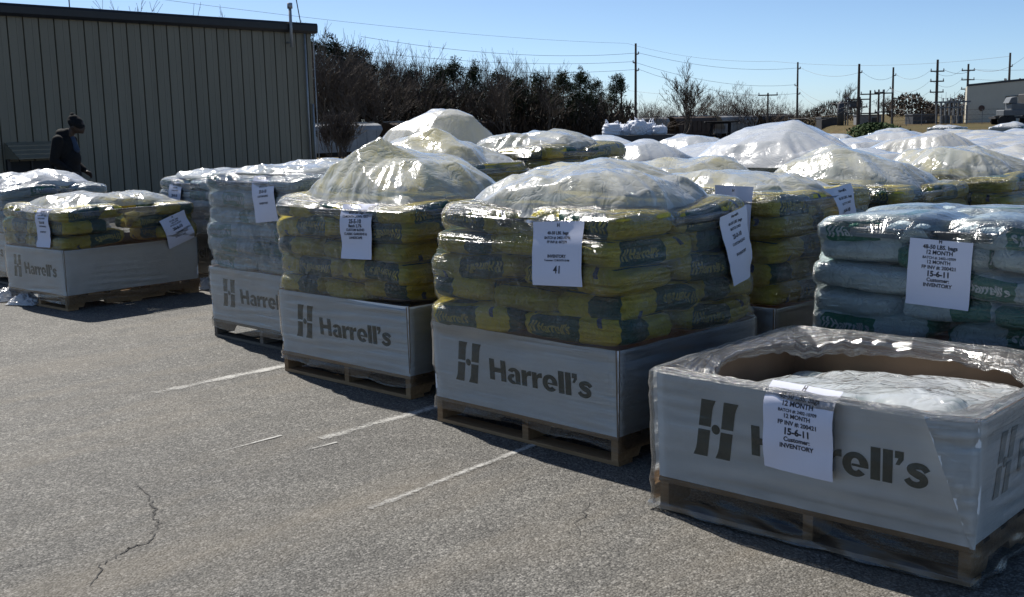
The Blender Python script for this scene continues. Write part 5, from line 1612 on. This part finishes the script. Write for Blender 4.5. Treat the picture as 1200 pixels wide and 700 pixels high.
b = MB(); b.tube([(0, 0, 0), (0, 0, 2.9), (0, 0, 3.3)], [.45, .45, .1], 14); b.build('tank', M['shed'], tk, True)
b = MB()
for x in (1.0, 2.6):
    for y in (0, 1.2): b.box((x, y, 1.9), (.12, .12, 3.8))
for z in (1.6, 3.2): b.box((1.8, 0, z), (1.8, .1, .12)); b.box((1.8, 1.2, z), (1.8, .1, .12))
b.box((1.8, .6, 2.75), (1.3, 1.0, .9)); b.build('platform', M['shed'], tk)
a, b_ = at(1132, 140, 150), at(1290, 140, 150)
tbld = thing('tan_building', 'tan flat-roofed industrial building at the right edge with a dark round emblem', 'building', (a.x, 150, 0), R(-21))
W_ = (b_.x - a.x) * 1.1; h0 = at(1132, 101, 150).z; h1 = h0 + .075 * W_
m = MB(); m.add([(0, 0, -.3), (W_, 0, -.3), (W_, 12, -.3), (0, 12, -.3), (0, 0, h0), (W_, 0, h1), (W_, 12, h1), (0, 12, h0)], [(0, 1, 5, 4), (1, 2, 6, 5), (2, 3, 7, 6), (3, 0, 4, 7), (4, 5, 6, 7)]); m.build('wall', M['bldg'], tbld)
m = MB(); m.add([(-.05, -.08, h0 - .05), (W_, -.08, h1 - .05), (W_, -.08, h1 + .22), (-.05, -.08, h0 + .22), (-.05, .1, h0 - .05), (W_, .1, h1 - .05), (W_, .1, h1 + .22), (-.05, .1, h0 + .22)], [(0, 1, 2, 3), (3, 2, 6, 7), (4, 7, 6, 5), (0, 3, 7, 4), (0, 4, 5, 1)]); m.build('parapet', M['shed'], tbld)
m = MB(); q = at(1149, 127, 150); m.tube([(q.x - a.x, -.03, q.z), (q.x - a.x, -.06, q.z)], .38, 24); m.build('round_emblem', M['logo_red'], tbld)
m = MB(); q0, q1 = at(1175, 122, 150), at(1175, 113.5, 150); m.tube([(q0.x - a.x, -.12, .6), (q1.x - a.x, -.12, q1.z), (q1.x - a.x + 2.4, -.12, q1.z + .1)], .05, 6); m.build('conduit', M['shed'], tbld)
for px in (1175, 1191):
    m = MB(); q = at(px, 92, 150); m.tube([(q.x - a.x, 2, h0), (q.x - a.x, 2, q.z)], .12, 8); m.build('roof_vent', M['machine'], tbld)
p = at(1186, 140, 118)
mt = thing('tank_truck', 'grey truck with stacked equipment parked in front of the tan building', 'truck', (p.x, 118, 0), R(180))
b = MB(); b.box((0, 0, 1.25), (2.6, 1.9, .6)); b.box((-.3, 0, 1.85), (1.5, 1.6, .7)); b.prism([(-.2, 2.2), (.75, 2.2), (.45, 2.8), (-.1, 2.9)], -.7, .7); bevel(b.build('equipment', M['machine'], mt), .05)
b = MB(); b.box((-1.6, 0, 2.2), (1.3, 2.0, 1.9)); bevel(b.build('cab', M['car_dark'], mt), .08)
b = MB(); b.box((0, 0, .78), (4.2, 1.7, .22)); b.tube([(-.6, -1.0, .95), (1.2, -1.0, .95)], .2, 10); b.build('chassis', M['car_dark'], mt)
for x in (-1.6, .5, 1.4):
    for s in (-.85, .85):
        b = MB(); b.tube([(x, s - .14, .48), (x, s + .14, .48)], .48, 16); b.build('wheel', M['dark'], mt)
# fence along the far side of the grass
f0, f1 = at(1045, 140, 132), at(1260, 139, 128)
fc = thing('chain_link_fence', 'thin chain-link fence along the far side of the dry grass', 'fence', (f0.x, f0.y, 0), math.atan2(f1.y - f0.y, f1.x - f0.x))
Lf = (f1 - f0).xy.length
for k in range(13):
    b = MB(); b.tube([(Lf * k / 12, 0, -.1), (Lf * k / 12, 0, 1.75)], .035, 6); b.build('post', M['machine'], fc)
b = MB()
for z in (.1, .6, 1.1, 1.7): b.tube([(0, 0, z), (Lf, 0, z)], .016, 4)
k = 0.0
while k < Lf - 1.6:
    b.tube([(k, 0, .1), (k + 1.6, 0, 1.7)], .004, 3, cap=False); b.tube([(k + 1.6, 0, .1), (k, 0, 1.7)], .004, 3, cap=False); k += .5
b.build('wire_mesh', M['pole'], fc)
# far-off trees on the skyline at right
cv, cf = [], []
for k in range(5000):
    px = rb.uniform(1040, 1290); dep = rb.uniform(420, 520); p0 = at(px, 140, dep)
    zz = tz(p0.x, dep) + 6.5 * rb.random() * (1 + .4 * math.sin(px * .09))
    d = Vector((rb.gauss(0, 1), rb.gauss(0, .5), 1)).normalized(); e = Vector((rb.gauss(0, 1), rb.gauss(0, 1), .1)).normalized()
    p_ = Vector((p0.x, dep, zz)); b = len(cv); cv += [p_ - e * .5, p_ + e * .5, p_ + d * 1.5]; cf.append((b, b + 1, b + 2))
o = link('distant_wood', mesh('distant_wood', cv, cf, M['brush'])); tag(o, 'far-off low wood on the skyline beyond the substation', 'wood', kind='stuff')
SUN_E, SKY_E, EXPO = 4.0, .098, .64
# ------------------------------------------------------------------ camera, sun, sky
cam = bpy.data.cameras.new('camera'); co = bpy.data.objects.new('camera', cam); COL.objects.link(co)
cam.sensor_fit = 'HORIZONTAL'; cam.sensor_width = 36.0; cam.lens = 36.0 * CF / 1200
cam.clip_start = .05; cam.clip_end = 6000
fwd = Vector((0, math.cos(CP), -math.sin(CP))); up0 = Vector((0, math.sin(CP), math.cos(CP))); r0 = Vector((1, 0, 0))
c_, s_ = math.cos(CR), math.sin(CR)
rt = r0 * c_ + up0 * s_; up = up0 * c_ - r0 * s_
co.matrix_world = Matrix(((rt.x, up.x, -fwd.x, 0), (rt.y, up.y, -fwd.y, 0), (rt.z, up.z, -fwd.z, CH), (0, 0, 0, 1)))
scene.camera = co

SUN = Vector((-.367, .545, .755)).normalized()
sl = bpy.data.lights.new('sun', 'SUN'); sl.energy = SUN_E; sl.angle = R(.53); sl.color = (1.0, .955, .88)
so = bpy.data.objects.new('sun', sl); COL.objects.link(so)
so.rotation_euler = SUN.to_track_quat('Z', 'Y').to_euler(); so.location = (0, 0, 30)
w = bpy.data.worlds.new('World'); scene.world = w; w.use_nodes = True
nt = w.node_tree; bg = nt.nodes['Background']
sky = nt.nodes.new('ShaderNodeTexSky'); sky.sky_type = 'NISHITA'; sky.sun_disc = False
sky.sun_elevation = math.asin(SUN.z); sky.sun_rotation = math.atan2(SUN.x, SUN.y)
sky.air_density = .5; sky.dust_density = .5; sky.ozone_density = 6.0; sky.altitude = 100
mx = nt.nodes.new('ShaderNodeMix'); mx.data_type = 'RGBA'; mx.blend_type = 'MULTIPLY'; mx.inputs[0].default_value = 1.0; mx.inputs[7].default_value = (.97, .96, .87, 1)
nt.links.new(sky.outputs[0], mx.inputs[6]); nt.links.new(mx.outputs[2], bg.inputs['Color']); bg.inputs['Strength'].default_value = SKY_E
vs = scene.view_settings
scene.display_settings.display_device = 'sRGB'
vs.view_transform = 'Standard'; vs.look = 'None'; vs.gamma = 1.0; vs.use_curve_mapping = False; vs.exposure = EXPO
cy = scene.cycles
scene.render.engine = 'CYCLES'
cy.use_denoising = True
cy.max_bounces = 10; cy.diffuse_bounces = 4; cy.glossy_bounces = 4; cy.transmission_bounces = 6; cy.transparent_max_bounces = 40
cy.sample_clamp_indirect = 6.0; cy.caustics_reflective = False; cy.caustics_refractive = False
cy.blur_glossy = .5
